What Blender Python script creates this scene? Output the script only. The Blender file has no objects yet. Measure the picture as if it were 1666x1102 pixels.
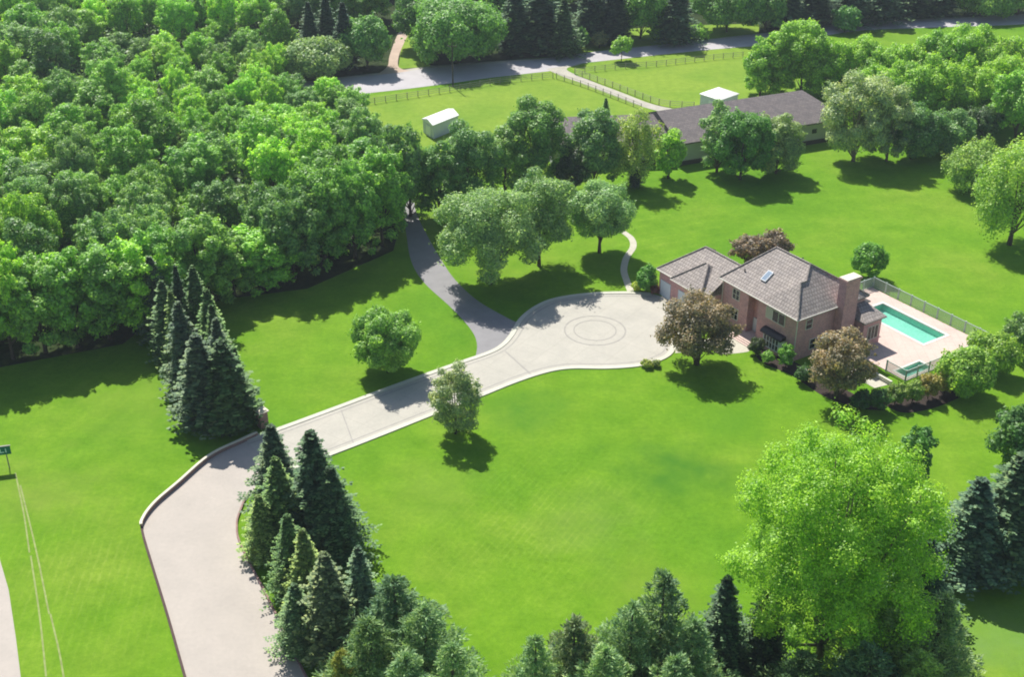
import bpy, bmesh, math, random
import numpy as np
from mathutils import Vector
from mathutils.geometry import tessellate_polygon

# ------------------------------------------------------------------ camera, sky, sun, exposure
SC = bpy.context.scene
CAM_H, PITCH, FPX = 86.0, math.radians(29), 2000.0
cd = bpy.data.cameras.new('camera'); cam = bpy.data.objects.new('camera', cd); SC.collection.objects.link(cam)
cam.location = (0, 0, CAM_H); cam.rotation_euler = (math.pi/2 - PITCH, 0, 0)
cd.sensor_width = 36; cd.lens = 36*FPX/1666; cd.clip_start = 1; cd.clip_end = 6000
SC.camera = cam
SUN_EL, SUN_V = math.radians(52), (-0.387, 0.922)
w = bpy.data.worlds.new('World'); SC.world = w; w.use_nodes = True
nt = w.node_tree; sky = nt.nodes.new('ShaderNodeTexSky'); sky.sky_type = 'NISHITA'; sky.sun_disc = False
sky.sun_elevation = SUN_EL; sky.sun_rotation = math.atan2(SUN_V[0], SUN_V[1]); sky.air_density = 1.0; sky.dust_density = 1.0
bg = nt.nodes['Background']; nt.links.new(sky.outputs[0], bg.inputs[0]); bg.inputs[1].default_value = 0.076
sd = bpy.data.lights.new('sun', 'SUN'); sun = bpy.data.objects.new('sun', sd); SC.collection.objects.link(sun)
sd.energy = 4.3; sd.angle = math.radians(0.5); sd.color = (1, 0.955, 0.88)
dv = Vector((-SUN_V[0]*math.cos(SUN_EL), -SUN_V[1]*math.cos(SUN_EL), -math.sin(SUN_EL)))
sun.rotation_euler = dv.to_track_quat('-Z', 'Y').to_euler()
sun.location = (-40, 200, 120)
SC.view_settings.view_transform = 'Standard'; SC.view_settings.look = 'None'; SC.view_settings.gamma = 1
SC.view_settings.exposure = 0.67
try:
    SC.cycles.filter_width = 1.9
    SC.cycles.max_bounces = 6; SC.cycles.transparent_max_bounces = 6
except Exception: pass

# ------------------------------------------------------------------ helpers
COL = SC.collection
def G(px, py, z=0.0):
    """ground (or height z) point seen at photo pixel px,py"""
    u = (px-833)/FPX; v = (551-py)/FPX
    dy = math.cos(PITCH)+v*math.sin(PITCH); dz = -math.sin(PITCH)+v*math.cos(PITCH)
    t = (z-CAM_H)/dz
    return (u*t, dy*t)
def PX(x, y, z):
    r = z-CAM_H; f = y*math.cos(PITCH)-r*math.sin(PITCH); up = y*math.sin(PITCH)+r*math.cos(PITCH)
    return 833+FPX*x/f, 551-FPX*up/f
def h_at(bx, by, ty):
    x, y = G(bx, by); lo, hi = 0.0, 40.0
    for _ in range(40):
        m = (lo+hi)/2
        if PX(x, y, m)[1] > ty: lo = m
        else: hi = m
    return lo
def scale_at(bx, by, z=0):
    x, y = G(bx, by); r = z-CAM_H
    return FPX/(y*math.cos(PITCH)-r*math.sin(PITCH))
def tag(o, label=None, cat=None, group=None, kind=None):
    if label: o['label'] = label
    if cat: o['category'] = cat
    if group: o['group'] = group
    if kind: o['kind'] = kind
    return o
def empty(name, loc=(0, 0, 0), rz=0.0):
    o = bpy.data.objects.new(name, None); COL.objects.link(o); o.location = loc; o.rotation_euler = (0, 0, rz)
    o.empty_display_size = 0.5
    return o
def link(name, me, parent=None, loc=None):
    o = bpy.data.objects.new(name, me); COL.objects.link(o)
    if parent: o.parent = parent
    if loc: o.location = loc
    return o

class MB:
    """collects polygons (with planar uv in metres) and becomes one mesh"""
    def __init__(s): s.v = []; s.f = []
    def poly(s, pts):
        i = len(s.v); s.v += [tuple(p) for p in pts]; s.f.append(list(range(i, i+len(pts))))
    def box(s, x0, x1, y0, y1, z0, z1):
        a = [(x0,y0),(x1,y0),(x1,y1),(x0,y1)]; s.prism(a, z0, z1)
    def prism(s, pts, z0, z1, bottom=True):
        """pts counter-clockwise"""
        n = len(pts)
        ar = sum(pts[i][0]*pts[(i+1) % n][1]-pts[(i+1) % n][0]*pts[i][1] for i in range(n))
        if ar < 0: pts = pts[::-1]
        tri = tessellate_polygon([[Vector((p[0], p[1], 0)) for p in pts]]) if n > 4 else None
        if tri:
            i0 = len(s.v); s.v += [(p[0], p[1], z1) for p in pts]
            for t in tri:
                a, b, c = [Vector((pts[k][0], pts[k][1])) for k in t]
                cr = (b-a).x*(c-a).y-(b-a).y*(c-a).x
                s.f.append([i0+k for k in (t if cr > 0 else t[::-1])])
        else: s.poly([(p[0], p[1], z1) for p in pts])
        if bottom and not tri: s.poly([(p[0], p[1], z0) for p in pts[::-1]])
        for i in range(n):
            a, b = pts[i], pts[(i+1) % n]
            s.poly([(a[0],a[1],z0),(b[0],b[1],z0),(b[0],b[1],z1),(a[0],a[1],z1)])
    def tube(s, pts, rad, n=6, cap=True):
        pts = [Vector(p) for p in pts]
        if not hasattr(rad, '__len__'): rad = [rad]*len(pts)
        rings = []
        for i, p in enumerate(pts):
            d = (pts[min(i+1, len(pts)-1)]-pts[max(i-1, 0)]).normalized()
            a = d.cross(Vector((0, 0, 1)) if abs(d.z) < .9 else Vector((1, 0, 0))).normalized(); b = d.cross(a)
            i0 = len(s.v)
            for k in range(n):
                t = 2*math.pi*k/n; q = p+(a*math.cos(t)+b*math.sin(t))*rad[i]; s.v.append(tuple(q))
            rings.append(i0)
        for r0, r1 in zip(rings, rings[1:]):
            for k in range(n): s.f.append([r0+k, r1+k, r1+(k+1) % n, r0+(k+1) % n])
        if cap:
            s.f.append([rings[0]+k for k in range(n)]); s.f.append([rings[-1]+n-1-k for k in range(n)])
    def mesh(s, name, mat, smooth=False):
        me = bpy.data.meshes.new(name); me.from_pydata(s.v, [], s.f); me.update()
        uv = me.uv_layers.new(name='uv')
        for p in me.polygons:
            n = p.normal
            t = Vector((0, 0, 1)).cross(n)
            t = Vector((1, 0, 0)) if t.length < .02 else t.normalized()
            b = n.cross(t)
            for li in p.loop_indices:
                c = me.vertices[me.loops[li].vertex_index].co; uv.data[li].uv = (c.dot(t), c.dot(b))
        if smooth: me.polygons.foreach_set('use_smooth', [True]*len(me.polygons))
        me.materials.append(mat); return me
    def build(s, name, mat, parent=None, smooth=False):
        return link(name, s.mesh(name, mat, smooth), parent)

def spline(pts, n=6, closed=False):
    P = [Vector((p[0], p[1])) for p in pts]; out = []; m = len(P)
    for i in range(m if closed else m-1):
        p1, p2 = P[i], P[(i+1) % m]
        p0 = P[(i-1) % m] if closed or i > 0 else p1*2-p2
        p3 = P[(i+2) % m] if closed or i+2 < m else p2*2-p1
        for k in range(n):
            t = k/n
            out.append(tuple(0.5*((2*p1)+(p2-p0)*t+(2*p0-5*p1+4*p2-p3)*t*t+(3*p1-p0-3*p2+p3)*t**3)))
    if not closed: out.append(tuple(P[-1]))
    return out
def GP(l, n=6): return spline([G(*p) for p in l], n)
def offset(line, d):
    out = []
    for i, p in enumerate(line):
        a = Vector(line[max(i-1, 0)]); b = Vector(line[min(i+1, len(line)-1)]); t = (b-a).normalized()
        out.append((p[0]-t.y*d, p[1]+t.x*d))
    return out
def ribbon(mb, line, d0, d1, z0, z1):
    """solid strip beside a line, from offset d0 to d1 (left positive)"""
    a, b = offset(line, d0), offset(line, d1)
    if d0 > d1: a, b = b, a
    for i in range(len(line)-1):
        a0, a1, b0, b1 = a[i], a[i+1], b[i], b[i+1]
        mb.poly([(*a0, z1), (*a1, z1), (*b1, z1), (*b0, z1)])
        mb.poly([(*a1, z0), (*a1, z1), (*a0, z1), (*a0, z0)][::-1])
        mb.poly([(*b0, z0), (*b0, z1), (*b1, z1), (*b1, z0)][::-1])
    for i in (0, -1):
        q = [(*a[i], z0), (*b[i], z0), (*b[i], z1), (*a[i], z1)]; mb.poly(q if i == 0 else q[::-1])

# ------------------------------------------------------------------ materials
def mat(name, build):
    m = bpy.data.materials.new(name); m.use_nodes = True; t = m.node_tree
    p = t.nodes['Principled BSDF']; build(t, p); return m
def N(t, typ, **k):
    n = t.nodes.new(typ)
    for a, b in k.items():
        if a.startswith('i_'):
            key = a[2:]; key = int(key) if key.isdigit() else key.replace('_', ' ')
            n.inputs[key].default_value = b
        else: setattr(n, a, b)
    return n
def noise(t, vec, scale, detail=3, rough=.55):
    n = N(t, 'ShaderNodeTexNoise'); n.inputs['Scale'].default_value = scale; n.inputs['Detail'].default_value = detail
    n.inputs['Roughness'].default_value = rough
    if vec is not None: t.links.new(vec, n.inputs['Vector'])
    return n.outputs['Fac']
def ramp(t, fac, stops):
    r = N(t, 'ShaderNodeValToRGB'); e = r.color_ramp.elements
    while len(e) < len(stops): e.new(.5)
    for el, (p, c) in zip(e, stops): el.position = p; el.color = (*c, 1) if len(c) == 3 else c
    t.links.new(fac, r.inputs[0]); return r.outputs[0]
def mix(t, fac, a, b, mode='MIX'):
    n = N(t, 'ShaderNodeMixRGB', blend_type=mode)
    for i, s in enumerate((fac, a, b)):
        if isinstance(s, (int, float)): n.inputs[i].default_value = s if i == 0 else (s, s, s, 1)
        elif isinstance(s, tuple): n.inputs[i].default_value = (*s, 1) if len(s) == 3 else s
        else: t.links.new(s, n.inputs[i])
    return n.outputs[0]
def mth(t, op, a, b=None, clamp=False):
    n = N(t, 'ShaderNodeMath', operation=op, use_clamp=clamp)
    for i, s in enumerate((a, b)):
        if s is None: continue
        if isinstance(s, (int, float)): n.inputs[i].default_value = s
        else: t.links.new(s, n.inputs[i])
    return n.outputs[0]
def coord(t, kind='Object', scale=(1, 1, 1), rot=0, loc=(0, 0, 0)):
    c = N(t, 'ShaderNodeTexCoord'); m = N(t, 'ShaderNodeMapping'); m.inputs['Scale'].default_value = scale
    m.inputs['Rotation'].default_value = (0, 0, rot); m.inputs['Location'].default_value = loc
    t.links.new(c.outputs[kind], m.inputs[0]); return m.outputs[0]
def bump(t, p, h, strength=.4, dist=.05):
    b = N(t, 'ShaderNodeBump'); b.inputs['Strength'].default_value = strength; b.inputs['Distance'].default_value = dist
    t.links.new(h, b.inputs['Height']); t.links.new(b.outputs[0], p.inputs['Normal'])
def plain(name, c, rough=.7, var=.15, scale=1.5, spec=.3, metal=0, fine=12):
    def f(t, p):
        v = coord(t)
        a = noise(t, v, scale, 4); b = noise(t, v, fine, 3)
        k = ramp(t, mix(t, .4, a, b), [(.3, (1-var,)*3), (.7, (1+var,)*3)])
        t.links.new(mix(t, 1, tuple(c), k, 'MULTIPLY'), p.inputs['Base Color'])
        p.inputs['Roughness'].default_value = rough; p.inputs['Specular IOR Level'].default_value = spec; p.inputs['Metallic'].default_value = metal
        bump(t, p, b, .2, .02)
    return mat(name, f)

def lawn_mat(t, p):
    v = coord(t)
    big = noise(t, v, .035, 5, .6); mid = noise(t, v, .22, 5, .65); fine = noise(t, v, 1.6, 4, .7); grain = noise(t, v, 6.5, 3, .7)
    c = ramp(t, big, [(.34, (.094, .236, .008)), (.5, (.126, .268, .010)), (.66, (.160, .282, .018))])
    c = mix(t, 1, c, ramp(t, mid, [(.3, (.78, .85, .75)), (.7, (1.18, 1.10, 1.4))]), 'MULTIPLY')
    c = mix(t, 1, c, ramp(t, fine, [(.3, (.84, .88, .8)), (.7, (1.15, 1.10, 1.25))]), 'MULTIPLY')
    c = mix(t, 1, c, ramp(t, grain, [(.25, (.84, .86, .82)), (.75, (1.15, 1.12, 1.2))]), 'MULTIPLY')
    # mowing lines, in the places where the photo shows them, crossing each other
    for ang, sc, amt, (px, py), rad in ((.50, .40, .34, (900, 850), 18), (-.62, .27, .16, (870, 840), 17), (-.08, .33, .30, (90, 950), 20), (1.15, .12, .25, (1100, 400), 30), (.4, .12, .22, (230, 640), 22)):
        vv = coord(t, rot=ang); x, y = G(px, py)
        wv = N(t, 'ShaderNodeTexWave'); wv.inputs['Scale'].default_value = sc; wv.inputs['Distortion'].default_value = 1.8
        wv.inputs['Detail'].default_value = 4; wv.inputs['Detail Scale'].default_value = 1.4
        t.links.new(vv, wv.inputs['Vector'])
        d = N(t, 'ShaderNodeVectorMath', operation='DISTANCE'); d.inputs[1].default_value = (x, y, 0); t.links.new(v, d.inputs[0])
        k = mth(t, 'SUBTRACT', 1.0, mth(t, 'DIVIDE', d.outputs['Value'], rad), True)
        brk = ramp(t, noise(t, v, .35, 5, .8), [(.40, (0, 0, 0)), (.62, (1, 1, 1))])
        f = mth(t, 'MULTIPLY', mth(t, 'MULTIPLY', mth(t, 'POWER', k, .6), amt), brk)
        c = mix(t, f, c, mix(t, 1, c, ramp(t, wv.outputs['Fac'], [(.35, (.86, .9, .8)), (.80, (1.05, 1.03, 1.1)), (.95, (1.75, 1.3, 3.4))]), 'MULTIPLY'))
    # sparse dry specks and small clover patches
    sp = ramp(t, noise(t, v, 2.6, 5, .8), [(.70, (0, 0, 0)), (.80, (1, 1, 1))])
    c = mix(t, mth(t, 'MULTIPLY', sp, .35), c, (.26, .30, .10))
    # greener patches in front lawn
    def blob(px, py, r, col, amt):
        nonlocal c
        x, y = G(px, py)
        d = N(t, 'ShaderNodeVectorMath', operation='DISTANCE'); d.inputs[1].default_value = (x, y, 0)
        warp = N(t, 'ShaderNodeVectorMath', operation='ADD')
        nz = N(t, 'ShaderNodeTexNoise'); nz.inputs['Scale'].default_value = .25; t.links.new(v, nz.inputs['Vector'])
        sc_ = N(t, 'ShaderNodeVectorMath', operation='SCALE'); sc_.inputs['Scale'].default_value = r*1.6
        t.links.new(nz.outputs['Color'], sc_.inputs[0]); t.links.new(sc_.outputs[0], warp.inputs[0]); t.links.new(v, warp.inputs[1])
        off = N(t, 'ShaderNodeVectorMath', operation='SUBTRACT'); off.inputs[1].default_value = (r*.8, r*.8, r*.8)
        t.links.new(warp.outputs[0], off.inputs[0]); t.links.new(off.outputs[0], d.inputs[0])
        k = mth(t, 'SUBTRACT', 1.0, mth(t, 'DIVIDE', d.outputs['Value'], r), True)
        c = mix(t, mth(t, 'MULTIPLY', k, amt), c, col)
    blob(1100, 770, 9, (.055, .17, .012), 1.0); blob(850, 668, 7, (.06, .19, .012), .8); blob(1180, 690, 7, (.075, .21, .012), .5)
    blob(950, 850, 9, (.19, .27, .06), .3); blob(700, 800, 8, (.19, .28, .04), .35); blob(70, 800, 9, (.20, .26, .045), .45)
    blob(1620, 1030, 9, (.15, .27, .06), .8); blob(230, 650, 12, (.18, .28, .03), .45); blob(1050, 960, 8, (.17, .25, .03), .5)
    t.links.new(c, p.inputs['Base Color']); p.inputs['Roughness'].default_value = .9; p.inputs['Specular IOR Level'].default_value = .1
    bump(t, p, grain, .5, .08)
M_lawn = mat('lawn_grass', lawn_mat)
def field_mat(t, p):
    v = coord(t); a = noise(t, v, .07, 5, .6); b = noise(t, v, .7, 5, .7); g = noise(t, v, 4, 3, .7)
    c = ramp(t, a, [(.35, (.15, .27, .022)), (.6, (.20, .31, .03))])
    c = mix(t, 1, c, ramp(t, b, [(.3, (.82, .86, .8)), (.7, (1.15, 1.1, 1.3))]), 'MULTIPLY')
    c = mix(t, 1, c, ramp(t, g, [(.25, (.85, .87, .84)), (.75, (1.14, 1.1, 1.2))]), 'MULTIPLY')
    t.links.new(c, p.inputs['Base Color']); p.inputs['Roughness'].default_value = .9; p.inputs['Specular IOR Level'].default_value = .1
M_field = mat('paddock_grass', field_mat)
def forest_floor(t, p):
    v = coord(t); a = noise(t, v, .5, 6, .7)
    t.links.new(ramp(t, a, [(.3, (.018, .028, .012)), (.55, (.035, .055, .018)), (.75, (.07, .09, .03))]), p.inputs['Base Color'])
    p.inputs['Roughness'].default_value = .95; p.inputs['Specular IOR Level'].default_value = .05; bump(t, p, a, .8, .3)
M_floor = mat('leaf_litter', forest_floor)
def concrete(c, joints, name, var=.08):
    def f(t, p):
        v = coord(t); a = noise(t, v, .25, 5, .6); b = noise(t, v, 2.2, 5, .7); g = noise(t, v, 14, 3, .7)
        k = mix(t, 1, ramp(t, a, [(.3, (1-var*1.1, 1-var, 1-var*.9)), (.7, (1+var, 1+var, 1+var)) ]), ramp(t, b, [(.3, (.95, .95, .95)), (.7, (1.05, 1.045, 1.04))]), 'MULTIPLY')
        k = mix(t, 1, k, ramp(t, g, [(.2, (.93, .93, .93)), (.8, (1.06, 1.06, 1.06))]), 'MULTIPLY')
        col = mix(t, 1, tuple(c), k, 'MULTIPLY')
        if joints:
            bt = N(t, 'ShaderNodeTexBrick'); bt.offset = 0; bt.inputs['Scale'].default_value = 1
            bt.inputs['Brick Width'].default_value = joints; bt.inputs['Row Height'].default_value = joints
            bt.inputs['Mortar Size'].default_value = .035; bt.inputs['Mortar Smooth'].default_value = .3
            bt.inputs['Color1'].default_value = (1, 1, 1, 1); bt.inputs['Color2'].default_value = (.975, .975, .975, 1); bt.inputs['Mortar'].default_value = (.84, .83, .82, 1)
            t.links.new(coord(t, rot=.62), bt.inputs['Vector']); col = mix(t, 1, col, bt.outputs['Color'], 'MULTIPLY')
        st = ramp(t, noise(t, coord(t, scale=(1, .35, 1), rot=.4), .5, 6, .75), [(.62, (0, 0, 0)), (.8, (1, 1, 1))])
        col = mix(t, mth(t, 'MULTIPLY', st, .30), col, tuple(x*.6 for x in c))
        t.links.new(col, p.inputs['Base Color']); p.inputs['Roughness'].default_value = .8; p.inputs['Specular IOR Level'].default_value = .2
        bump(t, p, g, .25, .01)
    return mat(name, f)
M_drive = concrete((.445, .425, .368), 4.2, 'plaza_concrete')
M_drive2 = concrete((.425, .385, .340), 0, 'entrance_concrete', .06)
M_kerb = concrete((.56, .55, .46), 0, 'kerb_concrete')
M_joint = plain('joint_paving', (.33, .315, .285), .8)
M_walk = concrete((.50, .48, .39), 1.5, 'walk_concrete')
M_deck = concrete((.60, .47, .41), 1.2, 'deck_paving', .1)
M_coping = concrete((.68, .66, .60), .6, 'coping_stone')
M_asphalt = plain('lane_asphalt', (.255, .25, .255), .85, .12, .5, .2, fine=9)
M_road = plain('road_asphalt', (.44, .42, .43), .85, .12, .25, .2, fine=5)
M_gravel = plain('gravel', (.42, .40, .34), .9, .2, .5, .1, fine=5)
M_dirt = plain('dirt', (.46, .36, .29), .95, .2, .3, .1, fine=3)
M_mulch = plain('mulch', (.045, .035, .03), .95, .3, 1.2, .1)
def brick_mat(c1, c2, mort, name, s=1.0):
    def f(t, p):
        u = N(t, 'ShaderNodeUVMap').outputs[0]
        b = N(t, 'ShaderNodeTexBrick'); b.inputs['Scale'].default_value = s; b.inputs['Brick Width'].default_value = .3; b.inputs['Row Height'].default_value = .1
        b.inputs['Mortar Size'].default_value = .012; b.inputs['Color1'].default_value = (*c1, 1); b.inputs['Color2'].default_value = (*c2, 1); b.inputs['Mortar'].default_value = (*mort, 1)
        t.links.new(u, b.inputs['Vector'])
        k = ramp(t, noise(t, coord(t), 1.1, 5, .7), [(.3, (.82, .82, .84)), (.7, (1.16, 1.14, 1.1))])
        k2 = ramp(t, noise(t, coord(t), 7, 3, .7), [(.3, (.86,)*3), (.7, (1.12,)*3)])
        t.links.new(mix(t, 1, mix(t, 1, b.outputs['Color'], k, 'MULTIPLY'), k2, 'MULTIPLY'), p.inputs['Base Color'])
        p.inputs['Roughness'].default_value = .85; p.inputs['Specular IOR Level'].default_value = .15
        bump(t, p, b.outputs['Fac'], -.4, .02)
    return mat(name, f)
M_brick = brick_mat((.64, .33, .34), (.51, .24, .25), (.62, .48, .48), 'house_brick')
M_wallbrick = brick_mat((.30, .17, .15), (.22, .12, .11), (.36, .31, .28), 'wall_brick')
def tile_mat(c1, c2, gap, name, bw, rh):
    def f(t, p):
        u = N(t, 'ShaderNodeUVMap').outputs[0]
        b = N(t, 'ShaderNodeTexBrick'); b.inputs['Scale'].default_value = 1; b.inputs['Brick Width'].default_value = bw; b.inputs['Row Height'].default_value = rh
        b.inputs['Mortar Size'].default_value = rh*.07; b.inputs['Mortar Smooth'].default_value = .4; b.inputs['Bias'].default_value = 0
        b.inputs['Color1'].default_value = (*c1, 1); b.inputs['Color2'].default_value = (*c2, 1); b.inputs['Mortar'].default_value = (*gap, 1)
        t.links.new(u, b.inputs['Vector'])
        k = ramp(t, noise(t, coord(t), .8, 5, .7), [(.3, (.86, .86, .88)), (.7, (1.13, 1.11, 1.08))])
        t.links.new(mix(t, 1, b.outputs['Color'], k, 'MULTIPLY'), p.inputs['Base Color'])
        sx = N(t, 'ShaderNodeSeparateXYZ'); t.links.new(u, sx.inputs[0])
        saw = mth(t, 'FRACT', mth(t, 'DIVIDE', sx.outputs['Y'], rh))
        wav = mth(t, 'ABSOLUTE', mth(t, 'SINE', mth(t, 'MULTIPLY', sx.outputs['X'], math.pi/bw)))
        hgt = mth(t, 'ADD', mth(t, 'MULTIPLY', mth(t, 'SUBTRACT', 1.0, saw), .6), mth(t, 'MULTIPLY', wav, .4))
        bump(t, p, hgt, .9, .09)
        p.inputs['Roughness'].default_value = .75; p.inputs['Specular IOR Level'].default_value = .25
    return mat(name, f)
M_tile = tile_mat((.385, .345, .315), (.285, .255, .235), (.15, .13, .12), 'roof_tile', .5, .55)
M_barnroof = tile_mat((.185, .162, .160), (.140, .125, .126), (.10, .09, .09), 'shingle_roof', .8, .5)
M_barnwall = plain('barn_siding', (.44, .44, .46), .7, .12, .4)
M_white = plain('white_metal', (.82, .82, .80), .5, .04, .4)
M_shedwall = plain('shed_wall', (.62, .64, .70), .6, .06)
M_trim = plain('cream_trim', (.70, .68, .60), .5, .05)
M_shutter = plain('pale_blind', (.52, .50, .42), .6, .05)
M_dark = plain('dark_metal', (.035, .035, .045), .4, .1)
M_glass = plain('dark_glass', (.010, .014, .018), .12, .1, spec=.3)
M_door = plain('white_door', (.72, .74, .76), .5, .04)
M_gdoor = plain('garage_door_paint', (.62, .68, .76), .5, .04)
M_bark = plain('bark', (.11, .085, .065), .95, .35, 2.5, .1, fine=9)
M_barkpale = plain('pale_bark', (.22, .19, .15), .95, .3, 2.5, .1, fine=9)
M_wood = plain('weathered_wood', (.30, .27, .23), .9, .25, 2.0, .1)
M_palewood = plain('pale_wood', (.34, .33, .29), .9, .2, 2.0, .1)
M_pole = plain('pole_wood', (.07, .055, .045), .9, .3, 2)
M_fence = plain('fence_vinyl', (.44, .53, .47), .5, .06)
M_sign = plain('green_sign_paint', (.008, .16, .11), .4, .08)
M_signwhite = plain('sign_lettering', (.55, .78, .70), .4, .03)
M_edging = plain('dark_edging', (.085, .055, .05), .9, .25, 1.5)
M_cap = concrete((.68, .63, .50), 0, 'wall_cap')
def pool_mat(t, p):
    v = coord(t); a = noise(t, v, .5, 4); vo = N(t, 'ShaderNodeTexVoronoi', feature='DISTANCE_TO_EDGE'); vo.inputs['Scale'].default_value = 1.6; t.links.new(v, vo.inputs['Vector'])
    t.links.new(mix(t, 1, ramp(t, a, [(.3, (.27, .55, .44)), (.7, (.36, .62, .50))]), ramp(t, vo.outputs['Distance'], [(0, (1.12,)*3), (.12, (.97,)*3)]), 'MULTIPLY'), p.inputs['Base Color'])
    p.inputs['Roughness'].default_value = .5
M_pool = mat('pool_plaster', pool_mat)
def water_mat(t, p):
    v = coord(t); gl = N(t, 'ShaderNodeBsdfGlossy'); gl.inputs['Roughness'].default_value = .04
    tr = N(t, 'ShaderNodeBsdfTransparent'); tr.inputs[0].default_value = (.74, .95, .92, 1)
    fr = N(t, 'ShaderNodeFresnel'); fr.inputs[0].default_value = 1.33
    b = N(t, 'ShaderNodeBump'); b.inputs['Strength'].default_value = .25; b.inputs['Distance'].default_value = .04
    t.links.new(noise(t, v, 2.5, 3), b.inputs['Height']); t.links.new(b.outputs[0], gl.inputs['Normal']); t.links.new(b.outputs[0], fr.inputs['Normal'])
    mx = N(t, 'ShaderNodeMixShader'); t.links.new(fr.outputs[0], mx.inputs[0]); t.links.new(tr.outputs[0], mx.inputs[1]); t.links.new(gl.outputs[0], mx.inputs[2])
    t.links.new(mx.outputs[0], t.nodes['Material Output'].inputs[0])
M_water = mat('pool_water', water_mat)
def leaf_mat(name, gain=1.75, transl=.32, rough=.55, spec=.3, tip=None):
    def f(t, p):
        oi = N(t, 'ShaderNodeObjectInfo'); ge = N(t, 'ShaderNodeNewGeometry')
        v = coord(t)
        c = mix(t, 1, oi.outputs['Color'], gain, 'MULTIPLY')
        isl = ge.outputs['Random Per Island']
        c = mix(t, 1, c, ramp(t, isl, [(0, (.45, .55, .55)), (.5, (1, 1, 1)), (1, (1.62, 1.42, 1.15))]), 'MULTIPLY')
        c = mix(t, 1, c, ramp(t, noise(t, v, .55, 3), [(.3, (.74, .82, .84)), (.7, (1.30, 1.16, 1.0))]), 'MULTIPLY')
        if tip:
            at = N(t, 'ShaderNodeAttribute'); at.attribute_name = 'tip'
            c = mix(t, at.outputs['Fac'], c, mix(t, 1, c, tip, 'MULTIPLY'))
        t.links.new(c, p.inputs['Base Color']); p.inputs['Roughness'].default_value = rough; p.inputs['Specular IOR Level'].default_value = spec
        tr = N(t, 'ShaderNodeBsdfTranslucent'); t.links.new(mix(t, 1, c, (1.12, 1.12, .6), 'MULTIPLY'), tr.inputs[0])
        mx = N(t, 'ShaderNodeMixShader'); mx.inputs[0].default_value = transl
        t.links.new(p.outputs[0], mx.inputs[1]); t.links.new(tr.outputs[0], mx.inputs[2]); t.links.new(mx.outputs[0], t.nodes['Material Output'].inputs[0])
    return mat(name, f)
M_leaf = leaf_mat('broad_leaves', 2.65, .46, .48, .5)
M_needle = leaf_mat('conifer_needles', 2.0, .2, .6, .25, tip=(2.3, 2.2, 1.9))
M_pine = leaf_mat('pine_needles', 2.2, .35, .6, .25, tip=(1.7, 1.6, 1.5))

# ------------------------------------------------------------------ tree builders
def quads_mesh(name, V, material, tip=None):
    """V: (n,4,3) array of leaf corners"""
    n = len(V); me = bpy.data.meshes.new(name)
    me.vertices.add(4*n); me.vertices.foreach_set('co', np.ascontiguousarray(V, dtype=np.float32).ravel())
    me.loops.add(4*n); me.loops.foreach_set('vertex_index', np.arange(4*n, dtype=np.int32))
    me.polygons.add(n); me.polygons.foreach_set('loop_start', np.arange(0, 4*n, 4, dtype=np.int32)); me.polygons.foreach_set('loop_total', np.full(n, 4, dtype=np.int32))
    me.update(calc_edges=True)
    if tip is not None:
        a = me.attributes.new('tip', 'FLOAT', 'POINT'); a.data.foreach_set('value', np.repeat(tip, 4).astype(np.float32))
    me.materials.append(material); return me
def unit(a): return a/np.maximum(np.linalg.norm(a, axis=-1, keepdims=True), 1e-6)
def leaves(C, Nn, size, rng, aspect=.62):
    """kite leaf clusters at C facing N"""
    n = len(C); t = unit(np.cross(Nn, rng.normal(size=(n, 3)))); b = np.cross(Nn, t)
    s = (size*rng.uniform(.65, 1.35, n))[:, None]
    return np.stack([C-t*s, C-b*s*aspect+Nn*s*.12, C+t*s*.9, C+b*s*aspect+Nn*s*.12], axis=1)
def lobes(rng, R, rz, zc, n, lr, kind='round', wild=0):
    """clump centres and radii spread through a crown envelope"""
    out = []
    for i in range(n):
        k = (i+.5)/n; z = 1-1.75*k if kind != 'full' else 1-1.95*k
        a = i*2.39996+rng.uniform(-.5, .5); rr = math.sqrt(max(0, 1-z*z))
        d = np.array([rr*math.cos(a), rr*math.sin(a), z])
        r = lr*R*rng.uniform(.7, 1.3)
        q = rng.uniform(.62, 1.04)+wild*rng.uniform(-.25, .25)
        if kind == 'vase' and z < 0: d[:2] *= (1+z*.55)
        if kind in ('full', 'column') and z < 0: d[:2] = d[:2]/max(rr, .25)*min(1, max(rr, .8)) * .92
        if kind == 'cone': d[:2] *= (0.62-.42*z)/max(rr, .35)*rr+.05
        c = d*np.array([R-r*.8, R-r*.8, rz-r*.7])*q+np.array([0, 0, zc])
        out.append((c, r))
    for i in range(max(3, n//10)):
        d = rng.normal(size=3); d /= np.linalg.norm(d)
        out.append((d*np.array([R, R, rz])*.4+np.array([0, 0, zc]), R*.38))
    return out
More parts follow.
